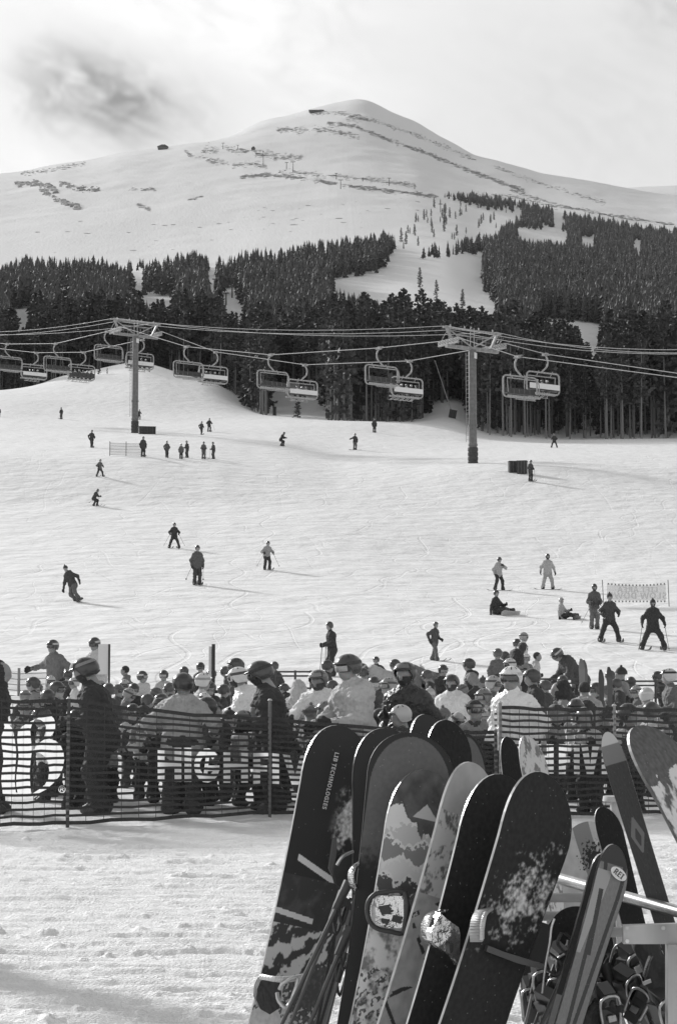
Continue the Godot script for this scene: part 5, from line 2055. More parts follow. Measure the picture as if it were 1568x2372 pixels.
		p.y = ground(p.x, p.z)
		var o := person({"pose": b[2], "pos": p, "yaw": b[3], "jacket": b[4], "pants": b[5], "label": b[6], "gog": "goggles", "strap": 0.6, "hat_tone": 0.07, "scale": 1.06, "group": "", "skis": true})
		if b[2] == "stoop":
			for q in ["wl", "wr"]:
				var g: Vector3 = o.position + o.basis * (pose_cache.stoop[q] + Vector3(0, -0.05, 0.05))
				ski_pole(g, Vector3(g.x - 0.1, ground(g.x, g.z), g.z), "ski pole planted by the stooping skier", "poles of the stooping skier")
	# skis carried upright
	for k in [[1347, 1527, 1600, 30.0, 0.2], [1353, 1530, 1600, 30.05, 0.12], [1411, 1546, 1610, 31.0, 0.06], [1392, 1552, 1610, 31.6, 0.06]]:
		var a := at(k[0], k[1], k[3])
		var o := thing("ski", "ski carried upright above the heads of the queue", "ski", "skis carried upright in the queue", Vector3(a.x, a.y - 0.84, a.z))
		o.basis = Basis(Vector3(1, 0, 0), Vector3(0, 0, -1), Vector3(0, 1, 0))
		part("ski_body", hat_meshes.ski, mat("gloss", k[4]), o)
		var st := st_new()
		box(st, Vector3(0, 0.035, 0.0), Vector3(0.07, 0.05, 0.24))
		part("ski_binding", flat_done(st), mat("plastic", 0.06), o)
	# sign, pole, rails
	var p := at(247, 1492, 41.0)
	var o := thing("queue_sign", "white sign board with dark edge on a post behind the queue", "sign", "", Vector3(p.x, ground(p.x, p.z), p.z))
	var hh := p.y - o.position.y
	var st := st_new()
	box(st, Vector3(-0.06, hh - 0.33, 0), Vector3(0.22, 0.66, 0.03))
	part("board", flat_done(st), mat("plain", 0.75), o)
	st = st_new()
	tube(st, [Vector3(0.07, 0, 0.02), Vector3(0.07, hh, 0.02)], 0.025, 6)
	part("post", done(st), mat("paint", 0.07), o)
	p = at(495, 1492, 41.0)
	o = thing("marker_pole", "dark marker pole rising above the queue with pale strip on one side", "pole", "", Vector3(p.x, ground(p.x, p.z), p.z))
	hh = p.y - o.position.y
	st = st_new()
	tube(st, [Vector3(0, 0, 0), Vector3(0, hh, 0)], 0.04, 7)
	part("pole", done(st), mat("paint", 0.05), o)
	st = st_new()
	box(st, Vector3(-0.07, hh - 0.5, 0), Vector3(0.06, 0.9, 0.02))
	part("strip", flat_done(st), mat("plain", 0.6), o)
	for e in [[640, 720, 1556, 40.0, "pipe queue rail behind the pale hood"], [1230, 1345, 1573, 40.0, "pipe queue rail behind the fuzzy hood"], [1440, 1580, 1578, 40.0, "pipe queue rail behind the right end of the queue"]]:
		var a := at(e[0], e[2], e[3])
		var b := at(e[1], e[2] + 3, e[3])
		var g := ground(a.x, a.z)
		o = thing("queue_rail", e[4], "rail", "queue rails", Vector3(a.x, g, a.z))
		var top := a.y - g
		for y in [top, top - 0.09, top - 0.35]:
			st = st_new()
			tube(st, [Vector3(0, y, 0), Vector3(b.x - a.x, y, 0)], 0.022, 6)
			part("pipe", done(st), mat("paint", 0.12), o)
		for f in [0.0, 0.55, 1.0]:
			st = st_new()
			tube(st, [Vector3((b.x - a.x) * f, -0.1, 0), Vector3((b.x - a.x) * f, top + 0.03, 0)], 0.028, 6)
			part("post", done(st), mat("paint", 0.1), o)
	net_on_slope(40.0, -30, 1548, 118, 1612, "pale net panel behind the queue's left end")

# ---------------------------------------------------------------- the printed net fence
const LOGO := [
	[[45, 350], [100, 365], [150, 420], [175, 520], [190, 620], [200, 720], [195, 820], [185, 930], [180, 1050], [190, 1150], [200, 1235], [40, 1240], [30, 1150], [18, 1040], [25, 950], [45, 820], [40, 720], [20, 600], [20, 520], [45, 450], [60, 400]],
	[[225, 1230], [200, 1130], [200, 1000], [215, 880], [228, 760], [220, 660], [210, 560], [220, 460], [270, 400], [350, 350], [430, 310], [400, 350], [380, 400], [368, 450], [375, 540], [385, 640], [385, 720], [372, 820], [362, 950], [368, 1100], [380, 1220]],
	[[440, 310], [520, 265], [600, 255], [650, 300], [670, 350], [668, 430], [640, 490], [590, 545], [530, 545], [550, 480], [558, 410], [535, 350], [490, 320]],
	[[400, 690], [460, 610], [530, 560], [600, 548], [680, 575], [740, 640], [770, 720], [778, 800], [760, 900], [720, 1000], [650, 1080], [560, 1160], [470, 1205], [400, 1220], [400, 1205], [480, 1155], [545, 1100], [585, 1030], [597, 930], [585, 840], [540, 760], [480, 718], [400, 708]]]

func letter(ch: String, u0: float, u1: float, v0: float, v1: float) -> Array:
	var w := u1 - u0
	var t := 16.0
	var R_ := func(a, b, c, d): return [[a, b], [c, b], [c, d], [a, d]]
	var m := (v0 + v1) / 2
	match ch:
		"H": return [R_.call(u0, v0, u0 + t, v1), R_.call(u1 - t, v0, u1, v1), R_.call(u0 + t, m - 8, u1 - t, m + 8)]
		"I": return [R_.call(u0, v0, u1, v1)]
		"F": return [R_.call(u0, v0, u0 + t, v1), R_.call(u0 + t, v0, u1, v0 + t), R_.call(u0 + t, m - 6, u1 - 3, m + 8)]
		"E": return [R_.call(u0, v0, u0 + t, v1), R_.call(u0 + t, v0, u1, v0 + t), R_.call(u0 + t, m - 7, u1 - 2, m + 7), R_.call(u0 + t, v1 - t, u1, v1)]
		"V": return [[[u0, v0], [u0 + t, v0], [u0 + w / 2, v1 - 22], [u1 - t, v0], [u1, v0], [u0 + w / 2 + 8, v1], [u0 + w / 2 - 8, v1]]]
		"G":
			var out := []
			var c := Vector2((u0 + u1) / 2, m)
			var ro := Vector2(w / 2, (v1 - v0) / 2)
			for k in 14:
				var a0 := deg_to_rad(-38.0 - 302.0 * k / 14)
				var a1 := deg_to_rad(-38.0 - 302.0 * (k + 1) / 14)
				var q := []
				for e in [[a0, 1.0], [a1, 1.0], [a1, 0.56], [a0, 0.56]]:
					q.append([c.x + ro.x * e[1] * cos(e[0]), c.y + ro.y * e[1] * sin(e[0])])
				out.append(q)
			out.append(R_.call(c.x - 2, m, u1 - 1, m + 13))
			out.append([[c.x - 8, m + 22], [c.x - 3, m - 18], [c.x + 5, m - 18], [c.x + 1, m + 22]])
			return out
	return []

func printed(o: Node3D, called: String, polys: Array, a: Vector3, n: Vector3, lift: float, tone: float) -> void:
	var st := st_new()
	st.set_smooth_group(-1)
	for poly in polys:
		var pv := PackedVector2Array()
		for q in poly:
			pv.append(Vector2(q[0], q[1]))
		var idx := Geometry2D.triangulate_polygon(pv)
		for i in idx:
			st.add_vertex(on_plane(pv[i].x, pv[i].y, a, n) + n * lift - o.position)
	part(called, flat_done(st), mat("netprint", tone), o)

var fence_sheet: StandardMaterial3D

func fence_bay(o: Node3D, p0: Vector3, p1: Vector3, top0: float, top1: float, sag: float, rows: int) -> Vector3:
	# an upright bay of netting between two posts; returns the normal towards the camera
	var n := (p1 - p0).cross(Vector3.UP).normalized()
	if n.z < 0:
		n = -n
	var seg := 10
	var wob := func(f, y): return n * (0.003 * sin(f * 9.0 + y * 3.0 + p0.x))
	var top := func(f): return lerpf(top0, top1, f) - sag * 4.0 * f * (1.0 - f)
	for k in rows:
		var st := st_new()
		st.set_smooth_group(-1)
		var th := 0.0140 if k > 0 and k < rows - 1 else 0.02
		for i in seg:
			var q := []
			for f in [float(i) / seg, float(i + 1) / seg]:
				var b: Vector3 = p0.lerp(p1, f) - o.position
				var y: float = lerpf(0.07, top.call(f), float(k) / (rows - 1)) + 0.006 * sin(f * 19.0 + k * 0.9 + p0.x) + 0.004 * sin(f * 43.0 + k * 1.7)
				b += wob.call(f, y) + n * 0.02
				q.append(b + Vector3(0, y - th, 0))
				q.append(b + Vector3(0, y + th, 0))
			quad(st, q[0], q[1], q[3], q[2])
			quad(st, q[0] - n * 0.004, q[2] - n * 0.004, q[3] - n * 0.004, q[1] - n * 0.004)
			quad(st, q[1], q[1] - n * 0.004, q[3] - n * 0.004, q[3])
		part("net_strip", flat_done(st), mat("cloth", 0.05), o)
	# thin upright cords
	for k in range(1, 12):
		var st := st_new()
		var f := k / 12.0
		var b: Vector3 = p0.lerp(p1, f) - o.position + n * 0.004 + wob.call(f, 0.5)
		tube(st, [b + Vector3(0, 0.05, 0), b + Vector3(0, top.call(f), 0)], 0.003, 4)
		part("net_cord", done(st), mat("plain", 0.06), o)
	var st := st_new()
	st.set_smooth_group(-1)
	for i in seg:
		var f0 := float(i) / seg
		var f1 := float(i + 1) / seg
		var a: Vector3 = p0.lerp(p1, f0) - o.position + wob.call(f0, 0.5) - n * 0.006
		var b: Vector3 = p0.lerp(p1, f1) - o.position + wob.call(f1, 0.5) - n * 0.006
		quad(st, a + Vector3(0, 0.05, 0), a + Vector3(0, top.call(f0), 0), b + Vector3(0, top.call(f1), 0), b + Vector3(0, 0.05, 0))
	part("net_mesh", flat_done(st), fence_sheet, o)
	return n

func fence_post(o: Node3D, p: Vector3, h: float, tone: float) -> void:
	var st := st_new()
	tube(st, [p - o.position + Vector3(0, -0.15, 0.02), p - o.position + Vector3(0, h, 0.02)], 0.019, 8)
	var q := part("post", done(st), mat("paint", tone), o)
	st = st_new()
	tube(st, [p - o.position + Vector3(0, h, 0.02), p - o.position + Vector3(0, h + 0.02, 0.02)], [0.03, 0.012], 8)
	part("cap", done(st), mat("plastic", 0.5), q)
	for k in 17:
		st = st_new()
		box(st, p - o.position + Vector3(0, 0.14 + k * 0.066, 0.047), Vector3(0.032, 0.026, 0.02))
		part("clip", flat_done(st), mat("plain", 0.16), q)

func make_fence() -> void:
	fence_sheet = StandardMaterial3D.new()
	fence_sheet.resource_name = "net mesh"
	fence_sheet.albedo_color = Color(grey(0.05), 0.14)
	fence_sheet.transparency = BaseMaterial3D.TRANSPARENCY_ALPHA
	fence_sheet.roughness = 0.95
	var G := func(u, d):
		var p := at(u, 1560, d)
		return Vector3(p.x, 0, p.z)
	var H := func(v, d): return EYE - (v - 1560.0) / FOC * d
	# the logo net
	var p0: Vector3 = G.call(-150, 19.6)
	var p1: Vector3 = G.call(158, 20.1)
	var o := thing("net_fence", "dark strip net fence carrying a huge pale script letter logo", "net fence", "printed net fences of the queue", p0)
	var n := fence_bay(o, p0, p1, H.call(1600, 19.6), H.call(1622, 20.1), 0.05, 18)
	fence_post(o, p0, 1.36, 0.09)
	var polys := []
	for l in LOGO:
		var q := []
		for e in l:
			q.append([e[0] * 0.192, 1606.0 + e[1] * 0.192])
		polys.append(q)
	printed(o, "logo_print", polys, p0, n, 0.008, 0.8)
	# the registered mark: ring and letter
	var ring := []
	for k in 16:
		var a0 := TAU * k / 16
		var a1 := TAU * (k + 1) / 16
		var q := []
		for e in [[a0, 8.5], [a1, 8.5], [a1, 6.8], [a0, 6.8]]:
			q.append([143.0 + e[1] * cos(e[0]), 1828.0 + e[1] * sin(e[0])])
		ring.append(q)
	for e in [[[139, 1823], [141, 1823], [141, 1833], [139, 1833]], [[141, 1823], [146, 1823], [147, 1826], [146, 1828], [141, 1828], [141, 1826.5], [145, 1826.5], [145, 1825], [141, 1825]], [[142, 1828], [144, 1828], [148, 1833], [146, 1833]]]:
		ring.append(e)
	printed(o, "registered_mark", ring, p0, n, 0.028, 0.6)
	# the long lettered net
	var posts := [[162, 20.1, 1622, 1618], [626, 21.6, 1664, 1622], [1146, 21.3, 1696, 1690]]
	var start: Vector3 = G.call(posts[0][0], posts[0][1])
	o = thing("net_fence", "dark strip net fence lettered in front of the grey-backed adult and white jackets", "net fence", "printed net fences of the queue", start)
	var normals := []
	for i in posts.size() - 1:
		var a: Vector3 = G.call(posts[i][0], posts[i][1])
		var b: Vector3 = G.call(posts[i + 1][0], posts[i + 1][1])
		normals.append([fence_bay(o, a, b, H.call(posts[i][2], posts[i][1]), H.call(posts[i + 1][2], posts[i + 1][1]), 0.03, 18), a])
	for i in posts.size():
		fence_post(o, G.call(posts[i][0], posts[i][1]), H.call(posts[i][3], posts[i][1]), 0.09 if i != 1 else 0.2)
	for e in [["H", 365, 420, 1732, 1811, 0], ["I", 427, 443, 1732, 1811, 0], ["G", 449, 509, 1733, 1813, 0], ["H", 517, 574, 1737, 1813, 0], ["F", 586, 621, 1742, 1816, 0], ["I", 631, 647, 1744, 1816, 1], ["V", 655, 713, 1746, 1818, 1], ["E", 718, 756, 1747, 1818, 1]]:
		printed(o, "letter_print", letter(e[0], e[1], e[2], e[3], e[4]), normals[e[5]][1], normals[e[5]][0], 0.008, 0.8)
	# the last lettered net
	posts = [[1157, 21.2, 1637, 1628], [1420, 21.5, 1640, 1634], [1720, 22.0, 1642, 1636]]
	start = G.call(posts[0][0], posts[0][1])
	o = thing("net_fence", "dark strip net fence lettered behind the ski rack, starting at a pale post", "net fence", "printed net fences of the queue", start)
	normals = []
	for i in posts.size() - 1:
		var a: Vector3 = G.call(posts[i][0], posts[i][1])
		var b: Vector3 = G.call(posts[i + 1][0], posts[i + 1][1])
		normals.append([fence_bay(o, a, b, H.call(posts[i][2], posts[i][1]), H.call(posts[i + 1][2], posts[i + 1][1]), 0.02, 18), a])
	for i in posts.size():
		fence_post(o, G.call(posts[i][0], posts[i][1]), H.call(posts[i][3], posts[i][1]), 0.4)
	for e in [["G", 1172, 1226, 1724, 1794, 0], ["H", 1236, 1281, 1724, 1792, 0], ["F", 1293, 1322, 1724, 1793, 0], ["I", 1328, 1341, 1724, 1793, 0], ["V", 1344, 1387, 1724, 1793, 0], ["E", 1392, 1421, 1724, 1793, 0]]:
		printed(o, "letter_print", letter(e[0], e[1], e[2], e[3], e[4]), normals[e[5]][1], normals[e[5]][0], 0.008, 0.8)
	# stand-in post added out of view on the left to cast the corner shadow
	var c := Vector3(-3.0, 0, -11.75)
	o = thing("shadow_caster_post", "thick square post added left of the view to cast a shadow on the snow apron", "post", "", c)
	st_post(o)

func st_post(o: Node3D) -> void:
	var st := st_new()
	bar(st, Vector3(0, -0.3, 0), Vector3(0, 3.6, 0), 0.34, 0.34, Vector3.BACK)
	part("post", flat_done(st), mat("wood", 0.2), o)
	st = st_new()
	bar(st, Vector3(0, 3.6, 0), Vector3(0, 3.7, 0), 0.42, 0.42, Vector3.BACK)
	part("cap", flat_done(st), mat("wood", 0.15), o)

# ---------------------------------------------------------------- the rack in the foreground
func print_tex(kind: String) -> ImageTexture:
	var w := 128
	var h := 512
	var im := Image.create(w, h, false, Image.FORMAT_RGB8)
	var n := FastNoiseLite.new()
	n.seed = kind.hash() % 1000
	n.frequency = 1.0
	n.fractal_octaves = 5
	n.fractal_gain = 0.5
	for y in h:
		var v := float(y) / h
		for x in w:
			var u := float(x) / w
			var a := n.get_noise_2d(u * 4.0, v * 16.0)
			var b := n.get_noise_2d(u * 14.0 + 30.0, v * 56.0)
			var c := 0.05
			match kind:
				"clouds_and_rays":
					c = 0.05
					var k := smoothstep(-0.1, 0.6, a + 0.4 * b + 0.55 - 2.2 * absf(v - 0.22) / 0.2 + (u - 0.55))
					if v > 0.06 and v < 0.40:
						c = lerpf(c, 0.6 + 0.5 * b, k * smoothstep(0.5, 0.75, u + maxf(0.0, v - 0.27) * 3.0))
					if v > 0.33 and v < 0.40 and absf(v - 0.34 - 0.07 * (u - 0.25)) < 0.008 and u > 0.2:
						c = 0.75
					if v > 0.38 and v < 0.52:
						c = 0.07 + 0.06 * maxf(a, 0.0)
						if absf(v - 0.475 - 0.02 * (u - 0.3)) < 0.007 and u < 0.6:
							c = 0.7
					if v >= 0.50:
						var r := sin((atan2(v * 4.0 - 1.9, u - 0.95) + 0.2 * a) * 17.0)
						c = lerpf(0.08, 0.62, smoothstep(-0.1, 0.5, r + b))
						if v > 0.56 + 0.1 * (1.0 - u) + 0.03 * a:
							c = 0.62 + 0.14 * b
							if Vector2(u - 0.75, (v - 0.63) * 3.6).length() < 0.34 + 0.3 * b:
								c = 0.1 + 0.1 * maxf(b, 0.0)
							if absf(v - 0.71 + 0.06 * u + 0.01 * b) < 0.003:
								c = 0.1
				"two_tone":
					c = 0.055 if v < 0.41 else 0.24
				"plain_rim":
					var e := minf(u, 1.0 - u)
					var nose := Vector2(u - 0.5, maxf(0.0, 0.135 - v) * 3.7).length()
					c = 0.05 if e < 0.035 or nose > 0.465 else 0.15 + 0.02 * b
					if v > 0.26 + 0.02 * a:
						c = lerpf(c, 0.05, smoothstep(0.26, 0.34, v + 0.04 * b))
				"ridge_collage":
					c = 0.12 + 0.07 * a
					if v > 0.10 + 0.16 * absf(u - 0.12) + 0.04 * a:
						# ranges of peaks, one behind the other
						c = 0.8
						for k in 5:
							var ridge := 0.13 + 0.045 * k + 0.05 * absf(fposmod(u * (1.6 + 0.5 * k) + 0.37 * k, 1.0) - 0.5) + 0.012 * n.get_noise_2d(u * 9.0, k * 7.0)
							if v > ridge:
								c = [0.62, 0.3, 0.75, 0.12, 0.5][k]
								if v < ridge + 0.012 + 0.02 * b:
									c = 0.82
					if v > 0.085 and v < 0.125 and absf(u - 0.5) < (v - 0.085) * 4.5:
						c = 0.62
					if v > 0.36:
						c = lerpf(0.8, 0.24, smoothstep(-0.15, 0.5, a + 0.3 * b))
						if fposmod(u * 2.0 + v * 9.0 + floorf(a * 5.0) * 0.4, 1.0) < 0.2 and v > 0.5:
							c = 0.13
				"grey_strokes":
					c = 0.44 + 0.06 * a
					if v > 0.13 and v < 0.33:
						c = lerpf(0.6, 0.16, smoothstep(-0.05, 0.5, a + 0.6 * b + 0.5 * (v - 0.2)))
					if v > 0.33:
						c = 0.40 + 0.14 * a
						var q1 := fposmod(u * 3.0 + v * 26.0, 5.0)
						var q2 := fposmod(u * 4.0 - v * 22.0, 4.3)
						if (q1 < 0.34 and n.get_noise_2d(u * 3.0, v * 30.0 + 50.0) > 0.0) or (q2 < 0.28 and n.get_noise_2d(u * 3.0 + 9.0, v * 26.0) > 0.05):
							c = 0.06
				"black":
					c = 0.032 + 0.01 * b
				"smoke":
					c = 0.034 + 0.01 * b
					var k := smoothstep(-0.1, 0.9, a * 0.9 + 0.6 * b + 0.75 - Vector2((u - 0.62 - (0.28 - v) * 1.4) * 2.3, (v - 0.28) * 8.0).length())
					c = lerpf(c, 0.5 + 0.3 * b, k)
				"marble":
					c = 0.13 + 0.05 * b
					if v > 0.12 + 0.05 * a:
						c = lerpf(0.7, 0.12, smoothstep(-0.25, 0.5, a * 1.2 + 0.5 * b))
				"pale_band":
					c = 0.62 + 0.1 * a
					if absf(u - 0.35 - v * 1.6) < 0.16:
						c = 0.30
					if Vector2(u - 0.62, (v - 0.13) * 4.0).length() < 0.16 + 0.3 * b:
						c = 0.06
				"pale_pattern":
					c = lerpf(0.6, 0.22, smoothstep(0.0, 0.3, a + 0.4 * b))
				"ski_charcoal":
					c = 0.09 + 0.02 * b
					if v < 0.03:
						c = 0.6
					elif v < 0.075:
						c = 0.25
					if v > 0.2 and v < 0.28 and absf(u - 0.5) < 0.32 - absf(v - 0.24) * 7.0:
						c = 0.24
					if v > 0.225 and v < 0.265 and absf(u - 0.5) < 0.14 - absf(v - 0.245) * 6.0:
						c = 0.10
				"ski_grey":
					c = 0.2 + 0.03 * b
					var e := absf(u - 0.55)
					if v < 0.05 or absf(e - 0.34 + v * 0.5) < 0.06:
						c = 0.07
					if v > 0.07 and v < 0.30 and u < 0.4 - (v - 0.12) * 1.2:
						c = 0.34
					if v > 0.12 and absf(u - 0.25 - (v - 0.12) * 1.1) < 0.07 and v < 0.3:
						c = 0.07
			if n.get_noise_2d(x * 0.9, y * 0.9) > 0.62:  # flecks of snow and chipped print
				c = maxf(c, 0.35)
			c = clampf(c, 0.025, 0.85)
			im.set_pixel(x, y, Color(c, c, c).linear_to_srgb())
	return ImageTexture.create_from_image(im)

func print_mat(kind: String, rough := 0.55) -> StandardMaterial3D:
	var key := "print" + kind
	if not mats.has(key):
		var s := StandardMaterial3D.new()
		s.resource_name = kind
		s.albedo_texture = print_tex(kind)
		s.texture_repeat = false
		s.roughness = rough
		s.metallic_specular = 0.2
		mats[key] = s
	return mats[key]

# a snowboard or ski standing on end: tip at pixel (un, vn) at dn metres, its middle line through (ul, vl) at dl; phi turns its face to the right
func deck(called: String, label: String, category: String, un: float, vn: float, dn: float, ul: float, vl: float, dl: float, width: float, phi: float, kind: String, nose := 0.2, edge_tone := 0.4, group := "", waist := 0.86, th := 0.011) -> Dictionary:
	var tip := at(un, vn, dn)
	var low := at(ul, vl, dl)
	var axis := (tip - low).normalized()
	var length := clampf((tip.y - 0.0) / maxf(axis.y, 0.2), 0.4, 1.75)
	var w0 := Vector3(cos(phi), 0, -sin(phi))
	var w := (w0 - axis * w0.dot(axis)).normalized()
	var n := w.cross(axis)
	var o := thing(called, label, category, group, tip - axis * length)
	var secs := []
	for i in 10:
		secs.append(nose * (1.0 - cos(PI / 2 * i / 10.0)))
	for i in 26:
		secs.append(nose + (length - nose * 1.6) * i / 25.0)
	for i in range(1, 5):
		secs.append(length - nose * 0.6 * (1.0 - i / 4.0))
	var face := st_new()
	var back := st_new()
	var edge := st_new()
	var rows := []
	var m := 8
	for s in secs:
		var hw := width * 0.5
		if s < nose:
			var q: float = 1.0 - s / nose
			hw *= pow(maxf(0.0, 1.0 - pow(q, 2.2)), 0.5)
		else:
			var q: float = (s - nose) / (length - nose)
			hw *= lerpf(1.0, waist, sin(PI * clampf(q, 0.0, 1.0)))
			if s > length - nose * 0.6:
				var r: float = (s - (length - nose * 0.6)) / (nose * 0.6)
				hw *= sqrt(maxf(0.0, 1.0 - r * r * 0.98))
		hw = maxf(hw, 0.004)
		var bend := 0.0
		if s < nose * 1.3:
			bend = -0.055 * pow(1.0 - s / (nose * 1.3), 2.0)
		var row := []
		for j in m + 1:
			var f := -1.0 + 2.0 * j / m
			row.append([axis * (length - s) + w * hw * f + n * bend, Vector2(0.5 + 0.5 * f * hw / (width * 0.5), s / length)])
		rows.append(row)
	face.set_smooth_group(1)
	back.set_smooth_group(1)
	edge.set_smooth_group(-1)
	for i in rows.size() - 1:
		for j in m:
			var c := [rows[i][j], rows[i][j + 1], rows[i + 1][j + 1], rows[i + 1][j]]
			for k in [0, 1, 2, 0, 2, 3]:
				face.set_uv(c[k][1])
				face.add_vertex(c[k][0] + n * th * 0.5)
			for k in [0, 2, 1, 0, 3, 2]:
				back.set_uv(c[k][1])
				back.add_vertex(c[k][0] - n * th * 0.5)
		for e in [[0, 1.0], [m, -1.0]]:
			var a: Vector3 = rows[i][e[0]][0]
			var b: Vector3 = rows[i + 1][e[0]][0]
			var off: Vector3 = w * (-0.0008 * e[1])
			quad(edge, a + n * th * 0.5 + off, b + n * th * 0.5 + off, b - n * th * 0.5 + off, a - n * th * 0.5 + off)
	# one mesh: the board with its face, back and steel edge
	part("deck", joined_surfaces([face, back]), [print_mat(kind), mat("gloss", 0.12)], o)
	part("steel_edge", joined_surfaces([edge]), mat("steel", edge_tone), o)
	return {"o": o, "axis": axis, "w": w, "n": n, "tip": tip, "len": length}

# a solid piece cut to an outline: pixels at a distance, turned by yaw about its middle, with thickness
func plate(parent: Node3D, called: String, poly: Array, d: float, th: float, m: Material, yaw := 0.0) -> void:
	var pv := PackedVector2Array()
	var mid := Vector2.ZERO
	for q in poly:
		mid += Vector2(q[0], q[1]) / poly.size()
	var c := at(mid.x, mid.y, d)
	var nrm := Basis(Vector3.UP, yaw) * Vector3.BACK
	var pts := []
	for q in poly:
		pv.append(Vector2(q[0], q[1]))
		pts.append(on_plane(q[0], q[1], c, nrm) - parent.position)
	var st := st_new()
	st.set_smooth_group(-1)
	for i in Geometry2D.triangulate_polygon(pv):
		st.add_vertex(pts[i])
	for i in Geometry2D.triangulate_polygon(pv):
		st.add_vertex(pts[i] - nrm * th)
	for i in pts.size():
		var a: Vector3 = pts[i]
		var b: Vector3 = pts[(i + 1) % pts.size()]
		quad(st, a, b, b - nrm * th, a - nrm * th)
	part(called, flat_done(st), m, parent)

func bow(parent: Node3D, called: String, px: Array, r: float, m: Material, n := 7) -> void:
	# a bent rod through pixels [u, v, d]
	var pts := []
	for q in px:
		pts.append(at(q[0], q[1], q[2]) - parent.position)
	var st := st_new()
	tube(st, arc_pts(pts, 5) if pts.size() > 2 else pts, r, n)
	part(called, done(st), m, parent)

func strap(parent: Node3D, called: String, px: Array, wid: float, th: float, m: Material, side: Vector3) -> void:
	# a flat band through pixels [u, v, d]
	var pts := []
	for q in px:
		pts.append(at(q[0], q[1], q[2]) - parent.position)
	pts = arc_pts(pts, 6)
	var st := st_new()
	st.set_smooth_group(1)
	for i in pts.size() - 1:
		var t: Vector3 = (pts[i + 1] - pts[i]).normalized()
		var up := t.cross(side).normalized() * th
		var s := side * wid * 0.5
		var a: Vector3 = pts[i]
		var b: Vector3 = pts[i + 1]
		quad(st, a - s + up, a + s + up, b + s + up, b - s + up)
		quad(st, a - s - up, b - s - up, b + s - up, a + s - up)
		quad(st, a - s - up, a - s + up, b - s + up, b - s - up)
		quad(st, a + s + up, a + s - up, b + s - up, b + s + up)
	part(called, joined_surfaces([st]), m, parent)

func held_pole(a: Array, b: Array, tone: float, r: float, label: String) -> void:
	var p := at(a[0], a[1], a[2])
	var q := at(b[0], b[1], b[2])
	var o := thing("ski_pole", label, "ski pole", "ski poles leaning in the rack", q)
	var st := st_new()
	var d := p - q
	tube(st, [Vector3.ZERO, d], [r * 0.8, r], 8)
	part("shaft", done(st), mat("gloss", tone), o)
	st = st_new()
	var n := d.normalized()
	tube(st, [d - n * 0.1, d - n * 0.04, d + n * 0.005], [r * 1.7, r * 1.9, r * 2.2], 8)
	part("grip", done(st), mat("plastic", 0.05), o)
	st = st_new()
	tube(st, arc_pts([d, d + Vector3(-0.03, -0.05, 0.01), d + Vector3(-0.02, -0.14, 0.02), d + Vector3(0.01, -0.05, 0.0)], 4), 0.006, 5)
	part("wrist_loop", done(st), mat("cloth", 0.06), o)

